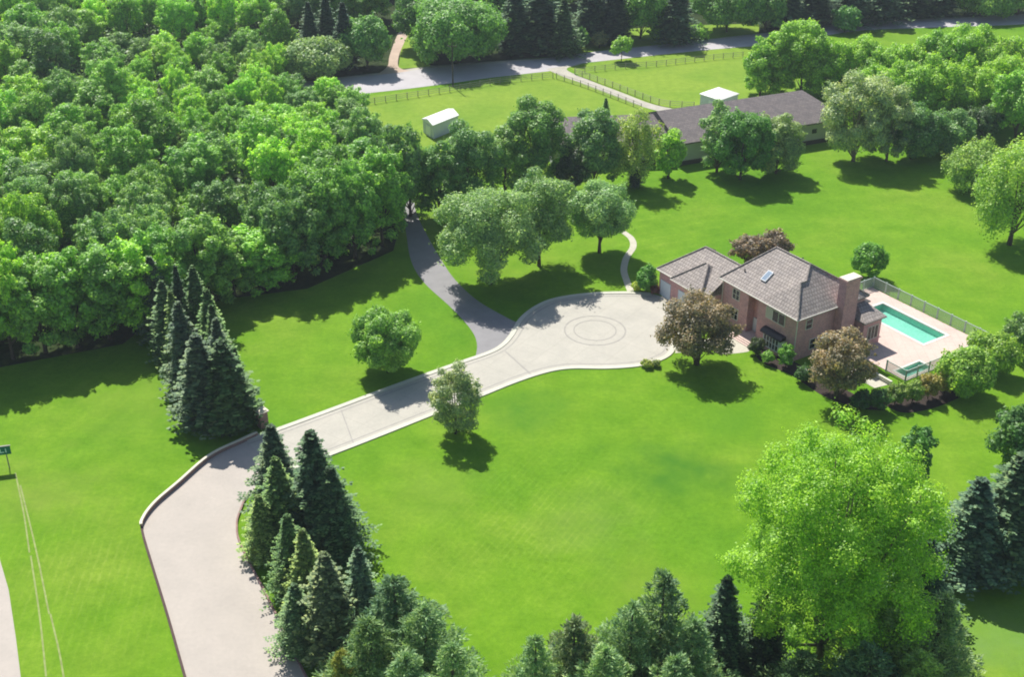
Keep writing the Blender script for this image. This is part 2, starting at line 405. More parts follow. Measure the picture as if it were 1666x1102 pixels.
def crown_mesh(name, seed, R, h, base, n=34, lr=.30, dens=1.0, leaf=.30, kind='round', squash=.85, material=None, ragged=.25, droop=0, wild=0):
    rng = np.random.default_rng(seed); rz = (h-base)/2; zc = base+rz
    L = lobes(rng, R, rz, zc, n, lr, kind, wild); P = []; Q = []
    ctr = np.array([0, 0, zc-rz*.3])
    for c, r in L:
        m = int(dens*r*r*12.6*1.5/(2*leaf*leaf*.62)*.8)
        d = unit(rng.normal(size=(m, 3))); o = unit((c-ctr)[None, :])
        keep = ((d*o).sum(1) > -.25) | (rng.random(m) < .25)
        d = d[keep]; m = len(d)
        rad = r*(1-np.abs(rng.normal(0, ragged, m)))*rng.uniform(.92, 1.08, m)
        pp = c+d*rad[:, None]*np.array([1, 1, squash])
        if droop: pp[:, 2] -= droop*rng.random(m)**2*r
        P.append(pp); Q.append(unit(d+rng.normal(0, .42, (m, 3))+np.array([0, 0, .55])))
    # stray sprays that break the outline
    ns = int(n*1.6)
    for i in range(ns):
        c, r = L[rng.integers(len(L))]; d = unit(rng.normal(size=3)+unit(c-ctr)*1.5); m = rng.integers(6, 18)
        tt = rng.uniform(.9, 1.38, m)
        P.append(c+d*r*tt[:, None]*np.array([1, 1, squash])+rng.normal(0, .09*r+.05, (m, 3))); Q.append(unit(d+rng.normal(0, .6, (m, 3))))
    P = np.concatenate(P); Q = np.concatenate(Q); k = P[:, 2] > .25; P = P[k]; Q = Q[k]
    return quads_mesh(name, leaves(P, Q, leaf, rng), material or M_leaf), L
def trunk_mesh(name, seed, L, h, base, r0, material=None, nl=9, lean=0, stems=1):
    rng = np.random.default_rng(seed+7); mb = MB(); top = base+(h-base)*.72
    for s in range(stems):
        off = rng.normal(0, .35, 2) if stems > 1 else np.zeros(2)
        dirn = off*2.2
        pts = []; rad = []
        for i in range(7):
            k = i/6; pts.append((off[0]*.3+dirn[0]*k+lean*k*k+rng.normal(0, .06)*k, off[1]*.3+dirn[1]*k+rng.normal(0, .06)*k, -.15+(top+.15)*k)); rad.append(max(.03, r0*(1.25 if i == 0 else 1)*(1-.82*k)))
        mb.tube(pts, rad, 8)
        Rm = max(math.hypot(c[0], c[1]) for c, r in L); idx = [j for j in rng.permutation(len(L)) if math.hypot(L[j][0][0], L[j][0][1]) < .72*Rm][:nl]
        for j in idx:
            c, r = L[j]; z0 = min(max(base*.55+rng.uniform(0, .3)*(c[2]-base*.5), base*.35), top*.9)
            k = (z0+.15)/(top+.15); kk = min(5.999, max(0, k*6)); i0 = int(kk); fr = kk-i0
            a = Vector(pts[i0]).lerp(Vector(pts[i0+1]), fr); b = Vector([float(x) for x in c]); m = a.lerp(b, .5)+Vector((0, 0, -.05*h+.25))
            rr = max(.03, r0*(1-.82*k)*.5)
            mb.tube([a, m, b], [rr, rr*.65, rr*.25], 6, cap=False)
    return mb.mesh(name, material or M_bark, True)
def spruce_mesh(name, seed, h, R, levels=28, per=17, seg=8, tw=.17, gap=.06, up=.16):
    rng = np.random.default_rng(seed); V = []; T = []
    for li in range(levels):
        k = (li+.5)/levels; z = gap*h+(1-gap)*h*k
        Lb = R*(1-k)**.78*(.97+.09*rng.normal()) + .12
        nb = max(5, int(per*(1-k*.55)))
        a0 = rng.uniform(0, 6.28)
        for b in range(nb):
            a = a0+b*6.2832/nb+rng.normal(0, .12); L_ = Lb*rng.uniform(.60, 1.22); zz = z+rng.normal(0, .3*h/levels)
            ca, sa = math.cos(a), math.sin(a); dirr = np.array([ca, sa, 0]); side = np.array([-sa, ca, 0])
            ns = max(3, int(seg*(.45+.55*L_/R)))
            for s in range(ns):
                t = (s+.6)/ns; rr = L_*t
                zc = zz+L_*(.20*t-.46*t*t+up*t**3)
                c = dirr*rr+np.array([0, 0, zc])
                wl = (.24+.42*L_/ns*1.6)*(1.15-.5*t)
                for sg in (-1, 1):
                    d = unit((side*sg*rng.uniform(.7, 1.1)+dirr*rng.uniform(.5, .9)+np.array([0, 0, rng.uniform(-.32, .12)])))
                    wdt = np.cross(d, np.array([0, 0, 1.])+rng.normal(0, .35, 3)); wdt = wdt/np.linalg.norm(wdt)*tw*rng.uniform(.8, 1.3)*(.6+wl)
                    e = c+d*wl; m = c+d*wl*.5+np.array([0, 0, .02])
                    V.append([c, m-wdt, e, m+wdt]); T.append(t)
            d = unit(dirr+np.array([0, 0, .25])); e = dirr*L_*1.08+np.array([0, 0, zz+L_*(-.2+up)]); c = e-d*.32; wdt = side*tw*.9
            V.append([c, (c+e)/2-wdt, e, (c+e)/2+wdt]); T.append(1.)
    # leader
    for i in range(10):
        a = rng.uniform(0, 6.28); z = h*(.955+.05*i/10); d = np.array([math.cos(a), math.sin(a), 1.6]); d /= np.linalg.norm(d); c = np.array([0, 0, z]); wd = np.cross(d, [0, 0, 1.])*.09
        V.append([c, c+d*.15-wd, c+d*.34, c+d*.15+wd]); T.append(1.)
    # dense inner fill so the cone is opaque
    m = int(levels*per*4.2); k = rng.random(m)**.8; z = gap*h+(1-gap)*h*k*.97; rr = R*(1-k)**.78*rng.uniform(.12, .68, m); a = rng.uniform(0, 6.28, m)
    C = np.stack([rr*np.cos(a), rr*np.sin(a), z-.25*rr], 1); Nn = unit(np.stack([np.cos(a), np.sin(a), .8*np.ones(m)], 1)+rng.normal(0, .4, (m, 3)))
    Lf = leaves(C, Nn, .034*h, rng, .5)
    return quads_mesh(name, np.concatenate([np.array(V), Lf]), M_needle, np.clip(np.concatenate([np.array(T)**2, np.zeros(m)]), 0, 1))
def pine_mesh(name, seed, h, R, base=.08, levels=15, per=8, tuft=19, ln=.36):
    """whorled boughs that curve up, each carrying brush-like tufts of long needles"""
    rng = np.random.default_rng(seed); V = []; T = []
    for li in range(levels):
        k = base+(1-base)*((li+.4)/levels); a0 = rng.uniform(0, 6.28); nb = max(4, int(per*(1-.45*k)))
        for b in range(nb):
            a = a0+b*6.2832/nb+rng.normal(0, .18); Lb = (R*(1-k)**1.0+.16)*rng.uniform(.62, 1.25); z0 = h*k+rng.normal(0, .12)
            ca, sa = math.cos(a), math.sin(a); nt_ = max(2, int(Lb/.40))
            for s in range(nt_):
                t = (s+1)/nt_
                for sg in ((-1, 0, 1) if t > .25 else (0,)):
                    sp = sg*Lb*.26*math.sin(min(1, t*1.1)*2.4)*rng.uniform(.6, 1.2)
                    c = np.array([ca*Lb*t-sa*sp, sa*Lb*t+ca*sp, z0-.10*Lb*t+.34*Lb*t*t+rng.normal(0, .07)])
                    m = int(tuft*rng.uniform(.6, 1.2)); o = unit(np.array([ca*.8, sa*.8, .9])+rng.normal(0, .25, 3))
                    cc = c+rng.normal(0, .10, (m, 3)); d = unit(unit(rng.normal(size=(m, 3)))*.8+o); s_ = ln*rng.uniform(.6, 1.2, m)[:, None]
                    wd = unit(np.cross(d, rng.normal(size=(m, 3))))*.05*rng.uniform(.7, 1.3, m)[:, None]
                    V.append(np.stack([cc, cc+d*s_*.45-wd, cc+d*s_, cc+d*s_*.45+wd], 1)); T.append(np.full(m, (.1+.8*t)*rng.uniform(.3, 1)))
    for i in range(4):
        m = 26; cc = np.array([0, 0, h*(.94+.02*i)])+rng.normal(0, .05, (m, 3)); d = unit(rng.normal(size=(m, 3))*.6+np.array([0, 0, 1.3])); s_ = ln*rng.uniform(.7, 1.2, m)[:, None]
        wd = unit(np.cross(d, rng.normal(size=(m, 3))))*.05; V.append(np.stack([cc, cc+d*s_*.45-wd, cc+d*s_, cc+d*s_*.45+wd], 1)); T.append(np.full(m, .8))
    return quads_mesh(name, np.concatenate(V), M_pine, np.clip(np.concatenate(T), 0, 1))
def conifer_trunk(name, h, r):
    mb = MB(); mb.tube([(0, 0, -.15), (0, 0, h*.5), (0, 0, h*.97)], [r, r*.6, .03], 8); return mb.mesh(name, M_bark, True)

def place(name, x, y, crown, trunk, color, rz=0, sc=(1, 1, 1), label=None, cat='tree', group=None, part='crown', stem='trunk'):
    e = empty(name, (x, y, 0), rz); e.scale = sc
    c = link(part, crown, e); c.color = (*color, 1)
    if trunk: link(stem, trunk, e)
    tag(e, label, cat, group); return e
SEED = [100]
def broad(name, bx, by, ty, wpx, color, label, cat='tree', kind='round', n=34, lr=.30, leaf=.26, base=.18, dens=1.0, trunk=.25, stems=1, nl=9, group=None, bark=None, ragged=.25, droop=0, hz=None, wild=.35):
    x, y = G(bx, by); h = h_at(bx, by, ty) if hz is None else hz; R = wpx/2/scale_at(bx, by, h*.55)*1.09
    h *= .97; SEED[0] += 13; s = SEED[0]
    me, L = crown_mesh('crown', s, R, h, base*h, n, lr, dens, leaf, kind, ragged=ragged, droop=droop, wild=wild)
    tm = trunk_mesh('trunk', s, L, h, base*h, trunk, bark, nl, stems=stems)
    woody = cat in ('shrub', 'bush')
    return place(name, x, y, me, tm, color, 0, (1, 1, 1), label, cat, group, 'foliage' if woody else 'crown', 'stem' if woody else 'trunk')
def apex_tree(ax, ay, hh):
    """ground position of a tree of height hh whose tip is seen at ax,ay"""
    return G(ax, ay, hh)

# ------------------------------------------------------------------ house frame (local x along the front, y to the back)
EZ = 6.8
HO = G(1298, 522, EZ); HA = math.radians(-57)
def HL(x, y): return (HO[0]+x*math.cos(HA)-y*math.sin(HA), HO[1]+x*math.sin(HA)+y*math.cos(HA))

# ------------------------------------------------------------------ setting: ground
def ground():
    me = bpy.data.meshes.new('lawn')
    o = [(-700, -150), (700, -150), (700, 1000), (-700, 1000)]
    hole = [HL(-6.3, 9.8), HL(11.8, 9.8), HL(11.8, 25.3), HL(-6.3, 25.3)]   # pool pit, edges lie under the deck
    # order outer corners to match the hole's rotation: pair nearest by angle
    cx = sum(p[0] for p in hole)/4; cy = sum(p[1] for p in hole)/4
    srt = lambda L, c: sorted(L, key=lambda p: math.atan2(p[1]-c[1], p[0]-c[0]))
    o = srt(o, (cx, cy)); hole = srt(hole, (cx, cy))
    best = min(range(4), key=lambda s: sum(abs(math.atan2(math.sin(a-b), math.cos(a-b))) for a, b in
        ((math.atan2(o[i][1]-cy, o[i][0]-cx), math.atan2(hole[(i+s) % 4][1]-cy, hole[(i+s) % 4][0]-cx)) for i in range(4))))
    hole = hole[best:]+hole[:best]
    me.from_pydata([(x, y, 0) for x, y in o+hole], [], [[i, (i+1) % 4, 4+(i+1) % 4, 4+i] for i in range(4)]); me.update()
    me.materials.append(M_lawn); g = link('lawn', me); tag(g, 'bright green mown lawn', kind='structure')
ground()
def sheet(name, line, z, m, label=None):
    mb = MB(); mb.prism(line, -.05, z, bottom=False); o = mb.build(name, m); tag(o, label, kind='structure'); return o

# wood floor, paddocks, roads
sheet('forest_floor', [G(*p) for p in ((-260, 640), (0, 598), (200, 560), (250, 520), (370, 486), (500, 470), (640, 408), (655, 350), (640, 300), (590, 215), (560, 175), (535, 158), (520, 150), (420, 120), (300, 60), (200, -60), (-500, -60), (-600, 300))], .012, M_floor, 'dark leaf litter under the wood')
sheet('paddock', [G(*p) for p in ((560, 160), (720, 143), (905, 113), (960, 140), (1062, 180), (1062, 250), (900, 262), (720, 262), (600, 240), (570, 200))], .012, M_field, 'yellow-green grass of the near paddock')
sheet('paddock_field', [G(*p) for p in ((925, 108), (1000, 96), (1130, 82), (1240, 74), (1300, 70), (1300, 175), (1180, 182), (1075, 182), (960, 138))], .012, M_field, 'yellow-green grass of the far paddock')
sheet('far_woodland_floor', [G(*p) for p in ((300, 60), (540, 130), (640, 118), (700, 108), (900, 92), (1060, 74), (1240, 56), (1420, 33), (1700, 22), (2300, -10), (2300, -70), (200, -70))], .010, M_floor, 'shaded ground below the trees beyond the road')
sheet('far_verge', [G(*p) for p in ((905, 92), (1000, 80), (1130, 66), (1235, 54), (1235, 38), (1080, 42), (930, 55))], .024, M_field, 'grassy verge beyond the road')
sheet('path_verge', [G(*p) for p in ((648, 112), (700, 108), (700, 70), (675, 45), (655, 60))], .024, M_field, 'grass strip beside the dirt track')
rd_u = GP([(360, 150), (460, 140), (535, 131), (640, 119), (700, 111), (830, 101), (900, 96), (960, 85), (1060, 75), (1130, 67), (1240, 57), (1330, 46), (1400, 37), (1500, 33), (1666, 25), (1900, 12)])
rd_l = GP([(360, 175), (460, 166), (535, 158), (640, 147), (720, 137), (800, 126), (905, 114), (940, 104), (1000, 97), (1130, 83), (1240, 73), (1330, 60), (1400, 49), (1500, 45), (1666, 39), (1900, 26)])
sheet('road', rd_u+rd_l[::-1], .035, M_road, 'pale grey country road')
sheet('road_shoulder', offset(rd_u, 1.6)+rd_u[::-1], .020, M_gravel, 'sandy shoulder of the road')
sheet('dirt_track', GP([(612, 122), (630, 108), (634, 90), (645, 60), (655, 44), (668, 38)])+GP([(682, 40), (667, 52), (655, 75), (648, 95), (650, 110), (672, 116)])[::1], .030, M_dirt, 'pink sandy track into the trees')
lane_l = GP([(888, 112), (910, 122), (950, 137), (1000, 156), (1050, 175), (1095, 186)]); lane_r = GP([(945, 104), (922, 113), (960, 131), (1010, 150), (1060, 169), (1110, 180)])
sheet('farm_lane', lane_l+lane_r[::-1], .04, M_gravel, 'pale gravel farm lane between the paddocks')
# asphalt lane through the wood
al = GP([(640, 250), (655, 310), (657, 345), (661, 380), (669, 425), (690, 460), (733, 500), (765, 535), (776, 560), (772, 590)])
ar = GP([(660, 250), (672, 310), (677, 345), (696, 385), (716, 420), (740, 455), (778, 490), (830, 520), (850, 530), (845, 560)])
sheet('asphalt_lane', al+ar[::-1], .02, M_asphalt, 'grey asphalt lane leaving the wood')

# driveway and plaza
top = GP([(400, 716), (430, 707), (460, 697), (560, 660), (640, 630), (740, 594), (795, 575), (818, 562), (833, 545), (848, 520), (873, 500), (905, 487), (960, 479), (1020, 477), (1062, 479)])
bot = GP([(450, 772), (535, 741), (620, 708), (700, 676), (780, 645), (840, 621), (890, 605), (930, 599), (990, 599), (1045, 594), (1085, 580), (1098, 560), (1104, 535)])
sheet('driveway', top+[G(1102, 490), G(1125, 505)]+bot[::-1], .045, M_drive, 'cream concrete driveway widening into a plaza')
mb = MB(); ribbon(mb, top, .35, -.35, -.05, .13); ribbon(mb, bot, .35, -.35, -.05, .13); tag(mb.build('kerb', M_kerb), 'pale concrete kerbs along both sides of the driveway', kind='structure')
mb = MB(); ribbon(mb, top, -.95, -1.15, 0, .052); ribbon(mb, bot, .95, 1.15, 0, .052)
ribbon(mb, [G(822, 572), G(864, 610)], -.12, .12, 0, .056); ribbon(mb, [G(555, 668), G(575, 722)], -.08, .08, 0, .056)
for ra, rb in ((4.55, 4.32), (3.15, 2.98)):
    c0 = G(968, 538); ring = [(c0[0]+ra*math.cos(k*math.pi/36), c0[1]+ra*math.sin(k*math.pi/36)) for k in range(73)]
    ribbon(mb, ring, 0, ra-rb, 0, .06)
tag(mb.build('driveway_marking', M_joint), 'darker paving bands and rings set in the driveway', kind='structure')
# lower entrance drive
el = GP([(432, 703), (390, 722), (340, 747), (290, 790), (252, 823), (232, 850), (231, 868), (246, 920), (272, 1005), (300, 1104), (345, 1260)])
er = GP([(450, 772), (410, 800), (392, 835), (387, 858), (394, 890), (440, 980), (500, 1104), (580, 1260)])
sheet('entrance_drive', el+er[::-1], .035, M_drive2, 'pinkish concrete entrance drive')
# curved garden walk by the garage and front walk
def walk(name, pts, wd, z, m, label):
    l = GP(pts); sheet(name, offset(l, wd/2)+offset(l, -wd/2)[::-1], z, m, label)
walk('garden_path', [(1012, 376), (1027, 388), (1030, 402), (1019, 420), (1015, 440), (1020, 458), (1026, 474)], 1.1, .03, M_walk, 'narrow curving concrete path beside the garage')
sheet('front_path', GP([(1098, 575), (1130, 572), (1150, 568), (1175, 576), (1215, 573), (1222, 566)])+[G(1222, 556), G(1188, 541), G(1150, 552), G(1105, 556)], .022, M_walk, 'cream front path before the steps')
sheet('planting_bed', GP([(1222, 566), (1240, 590), (1290, 612), (1340, 645), (1400, 665), (1440, 668)])+[HL(8, 1), HL(-.2, .6), HL(-7.5, -1.0)], .017, M_mulch, 'dark mulch bed along the front wall')
sheet('hedge_bed', GP([(1430, 655), (1470, 672), (1520, 664), (1560, 648)])+[G(1530, 615), G(1450, 632)], .014, M_mulch, 'mulch bed under the clipped hedge')
# paved edge at the far left, sidewalk
sheet('sidewalk', [G(-200, 700), G(-60, 860), G(-2, 905), G(14, 960), G(26, 1040), G(36, 1120), G(60, 1300), G(-500, 1300)], .03, M_drive2, 'pale sidewalk at the left edge')
mb = MB()
for k, (a, b) in enumerate((((25, 770), (48, 900)), ((33, 790), (80, 1000)), ((50, 905), (75, 1102)), ((82, 1000), (108, 1130)))):
    l = GP([a, ((a[0]+b[0])/2+2, (a[1]+b[1])/2), b], 8); ribbon(mb, l, -.09, .09, -.02, .016)
tag(mb.build('tyre_track', plain('dry_grass', (.24, .29, .10), .95, .35, 1.2)), 'faint pale wheel tracks in the left lawn', kind='structure')

# ------------------------------------------------------------------ walls at the entrance
def wall(name, line, d0, d1, h, capw, label, dark=None):
    e = empty(name, (*line[0], 0))
    loc = [(p[0]-line[0][0], p[1]-line[0][1]) for p in line]
    a = MB(); ribbon(a, loc, d0, d1, -.1, h); a.build('brickwork', dark or M_wallbrick, e)
    if capw:
        c = MB(); ribbon(c, loc, d0+(capw if d0 > d1 else -capw), d1-(capw if d0 > d1 else -capw), h+.002, h+.12); c.build('coping', M_cap, e)
    return tag(e, label, 'wall')
cut = [i for i, p in enumerate(el) if p[1] > G(232, 862)[1]]
wall('retaining_wall', el[2:len(cut)], .20, -.06, .50, .03, 'low curved brick wall with stone coping on outer side of the drive')
wall('edging_wall', el[len(cut)-1:], .20, -.06, .18, 0, 'thin dark brick edging between left lawn and entrance drive', M_edging)
wall('garden_wall', er[7:], 0, -.2, .28, 0, 'low brick wall between the entrance drive and the near spruces')
# gate pier with sloping wing wall
def gatepier():
    x, y = G(428, 694); e = empty('gate_pier', (x, y, 0), math.radians(40))
    a = MB(); a.box(-.55, .55, -.55, .55, -.1, 2.3); a.build('pier', M_wallbrick, e)
    c = MB(); c.box(-.72, .72, -.72, .72, 2.302, 2.45); c.box(-.5, .5, -.5, .5, 2.45, 2.58); c.build('pier_cap', M_cap, e)
    d = G(410, 668); ang = math.atan2(d[1]-y, d[0]-x)-math.radians(40); ln = math.hypot(d[0]-x, d[1]-y)+1.2
    ux, uy = math.cos(ang), math.sin(ang); nx, ny = -uy, ux
    mb = MB(); cc = MB()
    for k in range(8):
        s0, s1 = .56+(ln-.56)*k/8, .56+(ln-.56)*(k+1)/8; hh = 1.95-.07*k
        q = [(ux*s0+nx*.2, uy*s0+ny*.2), (ux*s1+nx*.2, uy*s1+ny*.2), (ux*s1-nx*.2, uy*s1-ny*.2), (ux*s0-nx*.2, uy*s0-ny*.2)]
        mb.prism(q, -.1, hh)
        q = [(ux*s0+nx*.3, uy*s0+ny*.3), (ux*s1+nx*.3, uy*s1+ny*.3), (ux*s1-nx*.3, uy*s1-ny*.3), (ux*s0-nx*.3, uy*s0-ny*.3)]
        cc.prism(q, hh+.003, hh+.13)
    mb.build('wing_wall', M_wallbrick, e); cc.build('coping', M_cap, e)
    tag(e, 'brick gate pier with cream cap and wing wall beside the spruce row', 'gate pier')
gatepier()

# ------------------------------------------------------------------ house
def hip_roof(mb, x0, x1, y0, y1, z, rx0, rx1, ry, rz, t=.22):
    A, B, C, D = (x0, y0, z), (x1, y0, z), (x1, y1, z), (x0, y1, z); L_, R_ = (rx0, ry, rz), (rx1, ry, rz)
    mb.poly([A, B, R_, L_]); mb.poly([C, D, L_, R_]); mb.poly([D, A, L_]); mb.poly([B, C, R_])
    for p, q in ((A, B), (B, C), (C, D), (D, A)): mb.poly([(p[0], p[1], z-t), (q[0], q[1], z-t), q, p])
    mb.poly([(x0, y0, z-t), (x0, y1, z-t), (x1, y1, z-t), (x1, y0, z-t)])
def window(parent, face, a0, a1, z0, z1, pos, panes=2, rows=1, pale=(), proud=.05):
    """face '-y' (front, pos is y) or '+x' (side, pos is x)"""
    def bx(mb, a, b, zz0, zz1, o0, o1):
        if face == '-y': mb.box(a, b, pos-o1, pos-o0, zz0, zz1)
        else: mb.box(pos+o0, pos+o1, a, b, zz0, zz1)
    f = MB(); w_ = .09
    bx(f, a0-w_, a1+w_, z0-w_, z0, -.05, proud+.03); bx(f, a0-w_, a1+w_, z1, z1+w_, -.05, proud+.03)
    bx(f, a0-w_, a0, z0+.001, z1-.001, -.05, proud+.03); bx(f, a1, a1+w_, z0+.001, z1-.001, -.05, proud+.03)
    st = (a1-a0)/panes
    for i in range(1, panes): bx(f, a0+i*st-.05, a0+i*st+.05, z0+.001, z1-.001, -.05, proud+.02)
    for i in range(1, rows): bx(f, a0+.001, a1-.001, z0+(z1-z0)*i/rows-.03, z0+(z1-z0)*i/rows+.03, -.05, proud+.012)
    w = f.build('window', M_trim, parent)
    for i in range(panes):
        g = MB(); bx(g, a0+i*st, a0+(i+1)*st, z0, z1, -.06, proud-.02); g.build('pane', M_shutter if i in pale else M_glass, w)
    return w
def house():
    e = empty('brick_house', (HO[0], HO[1], 0), HA)
    W = MB()
    # two-storey body: right wing, recessed entry, left part
    body = [(-8.0, .4), (-.4, .4), (-.4, 13.6), (-15.6, 13.6), (-15.6, 0.35), (-10.0, .35), (-10.0, 1.7), (-8.0, 1.7)]
    W.prism(body, -.3, EZ-.2)
    W.prism([(-27, -2.0), (-16.9, -2.0), (-15.61, -2.0), (-15.61, 9.0), (-27, 9.0)], -.3, 4.1)
    W.box(-.3, 2.3, 11.0, 14.6, -.3, 4.3); W.box(-6.0, -2.3, 13.61, 16.2, -.3, 4.3)
    W.build('brick_wall', M_brick, e)
    # main tiled roof with the front hip
    z = EZ; Rr = (-5.2, 6.8, 11.48); L_ = (-11.9, 6.8, 11.48); A = (0, 0, z); B = (0, 14, z); FL = (-16, 0, z); BL = (-16, 14, z); P = (-3.6, 3.6, 10.04); S = (-3.6, 4.708, 10.04); Wq = (-7.2, 0, z)
    r = MB(); r.poly([A, B, Rr, S, P]); r.poly([Wq, A, P]); r.poly([Wq, P, S]); r.poly([FL, Wq, S, Rr, L_]); r.poly([BL, FL, L_]); r.poly([B, BL, L_, Rr])
    for p, q in ((FL, Wq), (Wq, A), (A, B), (B, BL), (BL, FL)): r.poly([(p[0], p[1], z-.2), (q[0], q[1], z-.2), q, p])
    r.poly([(-16, 0, z-.2), (-16, 14, z-.2), (0, 14, z-.2), (0, 0, z-.2)])
    rf = r.build('roof', M_tile, e)
    cap = MB()
    def up(p, d=.05): return (p[0], p[1], p[2]+d)
    for l in ((A, P), (P, S), (B, Rr), (Rr, L_), (FL, L_), (BL, L_), (S, Rr), (Wq, P)):
        if l != (Wq, P): cap.tube([up(l[0]), up(l[1])], .13, 6)
    cap.build('ridge_tile', M_tile, rf)
    # garage roofs
    g = MB(); hip_roof(g, -27.3, -15.62, -2.4, 9.4, 4.3, -23.2, -15.62, 3.5, 8.0)
    g.poly([(-15.62, -2.4, 4.3), (-15.62, 9.4, 4.3), (-15.62, 3.5, 8.0)]); g.build('garage_roof', M_tile, e)
    g = MB(); hip_roof(g, -23.4, -16.5, -2.9, 6, 4.36, -20.1, -19.6, 1.0, 7.2); gf = g.build('garage_roof', M_tile, e)
    cap = MB()
    for l in (((-27.3, -2.4, 4.3), (-23.2, 3.5, 8)), ((-27.3, 9.4, 4.3), (-23.2, 3.5, 8)), ((-23.2, 3.5, 8), (-15.7, 3.5, 8)), ((-23.4, -2.9, 4.36), (-20.1, 1, 7.2)), ((-16.5, -2.9, 4.36), (-19.6, 1, 7.2))):
        cap.tube([up(l[0]), up(l[1])], .12, 6)
    cap.build('ridge_tile', M_tile, gf)
    # bay roofs
    for x0, x1, y0, y1 in ((-.39, 2.8, 10.6, 15.0), (-6.4, -1.8, 13.62, 16.7)):
        b = MB()
        if x1 > 0: q = [(x0, y0, 4.4), (x1, y0, 4.4), (x1, y1, 4.4), (x0, y1, 4.4), (x0, y0+1.4, 5.9), (x0, y1-1.4, 5.9)]; fs = [[0, 1, 4], [1, 2, 5, 4], [2, 3, 5]]
        else: q = [(x0, y0, 4.4), (x1, y0, 4.4), (x1, y1, 4.4), (x0, y1, 4.4), (x0+1.4, y0, 5.9), (x1-1.4, y0, 5.9)]; fs = [[1, 2, 5], [2, 3, 4, 5], [3, 0, 4]]
        for f in fs: b.poly([q[i] for i in f])
        for i in range(4):
            p, n_ = q[i], q[(i+1) % 4]; b.poly([(p[0], p[1], 4.2), (n_[0], n_[1], 4.2), n_, p])
        b.poly([(x, y, 4.2) for x, y, _ in q[:4]][::-1]); b.build('bay_roof', M_tile, e)
    # chimney
    c = MB(); c.box(-.35, 1.05, 7.7, 10.35, -.3, 10.9); c.box(-.5, 1.2, 7.55, 10.5, 10.9, 11.12)
    ch = c.build('chimney', M_brick, e)
    c = MB(); c.box(-.42, 1.12, 7.62, 10.42, 11.122, 11.24); c.build('chimney_cap', M_cap, ch)
    # gutters and downspout
    gt = MB()
    for a, b in (((-16, -.07), (-7.3, -.07)), ((-7.3, -.07), (.07, -.07)), ((.07, -.07), (.07, 7.6)), ((-27.3, -2.47), (-23.5, -2.47)), ((-23.4, -2.97), (-16.5, -2.97))):
        zz = EZ-.05 if a[0] > -17 and b[0] > -15 or a[0] == -16 else 4.25
        gt.tube([(*a, zz), (*b, zz)], .08, 6)
    gt.build('gutter', M_trim, e)
    d = MB(); d.tube([(-.25, .3, EZ-.25), (-.25, .3, -.1)], .07, 6); d.build('downspout', M_trim, e)
    d = MB(); d.tube([(-15.3, .22, EZ-.25), (-15.3, .22, -.1)], .06, 6); d.build('downspout', M_trim, e)
    # windows
    window(e, '-y', -6.3, -2.7, 4.55, 6.15, .4, 3, 1, (0,))
    window(e, '-y', -13.2, -11.9, 4.6, 6.1, .35, 2, 2); window(e, '-y', -13.2, -11.9, 1.4, 3.1, .35, 2, 2)
    window(e, '+x', 3.4, 4.4, 1.1, 2.6, -.4, 1, 2); window(e, '+x', 2.2, 3.3, 4.6, 6.0, -.4, 1, 2)
    window(e, '+x', 12.0, 14.0, 1.2, 3.2, 2.3, 3, 1)
    # entry: tall sidelights, white door
    window(e, '-y', -8.75, -8.2, 4.7, 5.9, 1.7, 1, 1); window(e, '-y', -8.75, -8.2, 3.0, 4.4, 1.7, 1, 1); window(e, '-y', -8.7, -8.2, .5, 2.6, 1.7, 1, 2)
    dr = MB(); dr.box(-9.85, -8.95, 1.55, 1.72, .35, 2.5); do = dr.build('front_door', M_door, e)
    k = MB(); k.box(-9.1, -9.04, 1.48, 1.55, 1.35, 1.5); k.build('handle', M_dark, do)
    pt = MB()
    for i in range(3): pt.box(-11.0+i*.0, -7.0, -2.1+i*.35, 1.69 if i == 2 else -2.1+(i+1)*.35-.002, -.1, .12+i*.12)
    pt.build('front_steps', M_deck, e)
    # ground-floor bay window with dark canopy
    bw = MB(); bw.prism([(-6.0, .39), (-5.6, -.35), (-2.7, -.35), (-2.3, .39)], -.2, .55); bw.build('bay_base', M_brick, e)
    fr = MB(); pn = MB(); xs = [-5.6+i*2.9/5 for i in range(6)]
    for x in xs: fr.box(x-.06, x+.06, -.42, -.30, .56, 2.5)
    fr.box(-5.62, -2.68, -.415, -.29, 2.35, 2.52); fr.box(-5.62, -2.68, -.425, -.29, .552, .66); fr.box(-5.62, -2.68, -.40, -.3, 1.5, 1.56)
    fr.prism([(-6.0, .38), (-5.66, -.33), (-5.72, -.37), (-6.08, .38)], .57, 2.5); fr.prism([(-2.3, .38), (-2.64, -.33), (-2.58, -.37), (-2.22, .38)], .57, 2.5)
    bf = fr.build('bay_window', M_door, e); pn.prism([(-5.98, .37), (-5.6, -.31), (-2.7, -.31), (-2.32, .37)], .57, 2.49); pn.build('pane', M_glass, bf)
    cn = MB(); m = 6
    for i in range(m):
        t0, t1 = i/m*math.pi/2, (i+1)/m*math.pi/2
        y0, z0, y1, z1 = .39-1.05*math.sin(t0), 2.55+.65*math.cos(t0), .39-1.05*math.sin(t1), 2.55+.65*math.cos(t1)
        cn.poly([(-6.2, y1, z1), (-2.1, y1, z1), (-2.1, y0, z0), (-6.2, y0, z0)])
        cn.poly([(-6.2, y0, z0), (-6.2, .39, 2.55), (-6.2, y1, z1)]); cn.poly([(-2.1, y1, z1), (-2.1, .39, 2.55), (-2.1, y0, z0)])
    cn.poly([(-6.2, .39, 2.55), (-2.1, .39, 2.55), (-2.1, -.66, 2.55), (-6.2, -.66, 2.55)]); cn.build('canopy', M_dark, e)
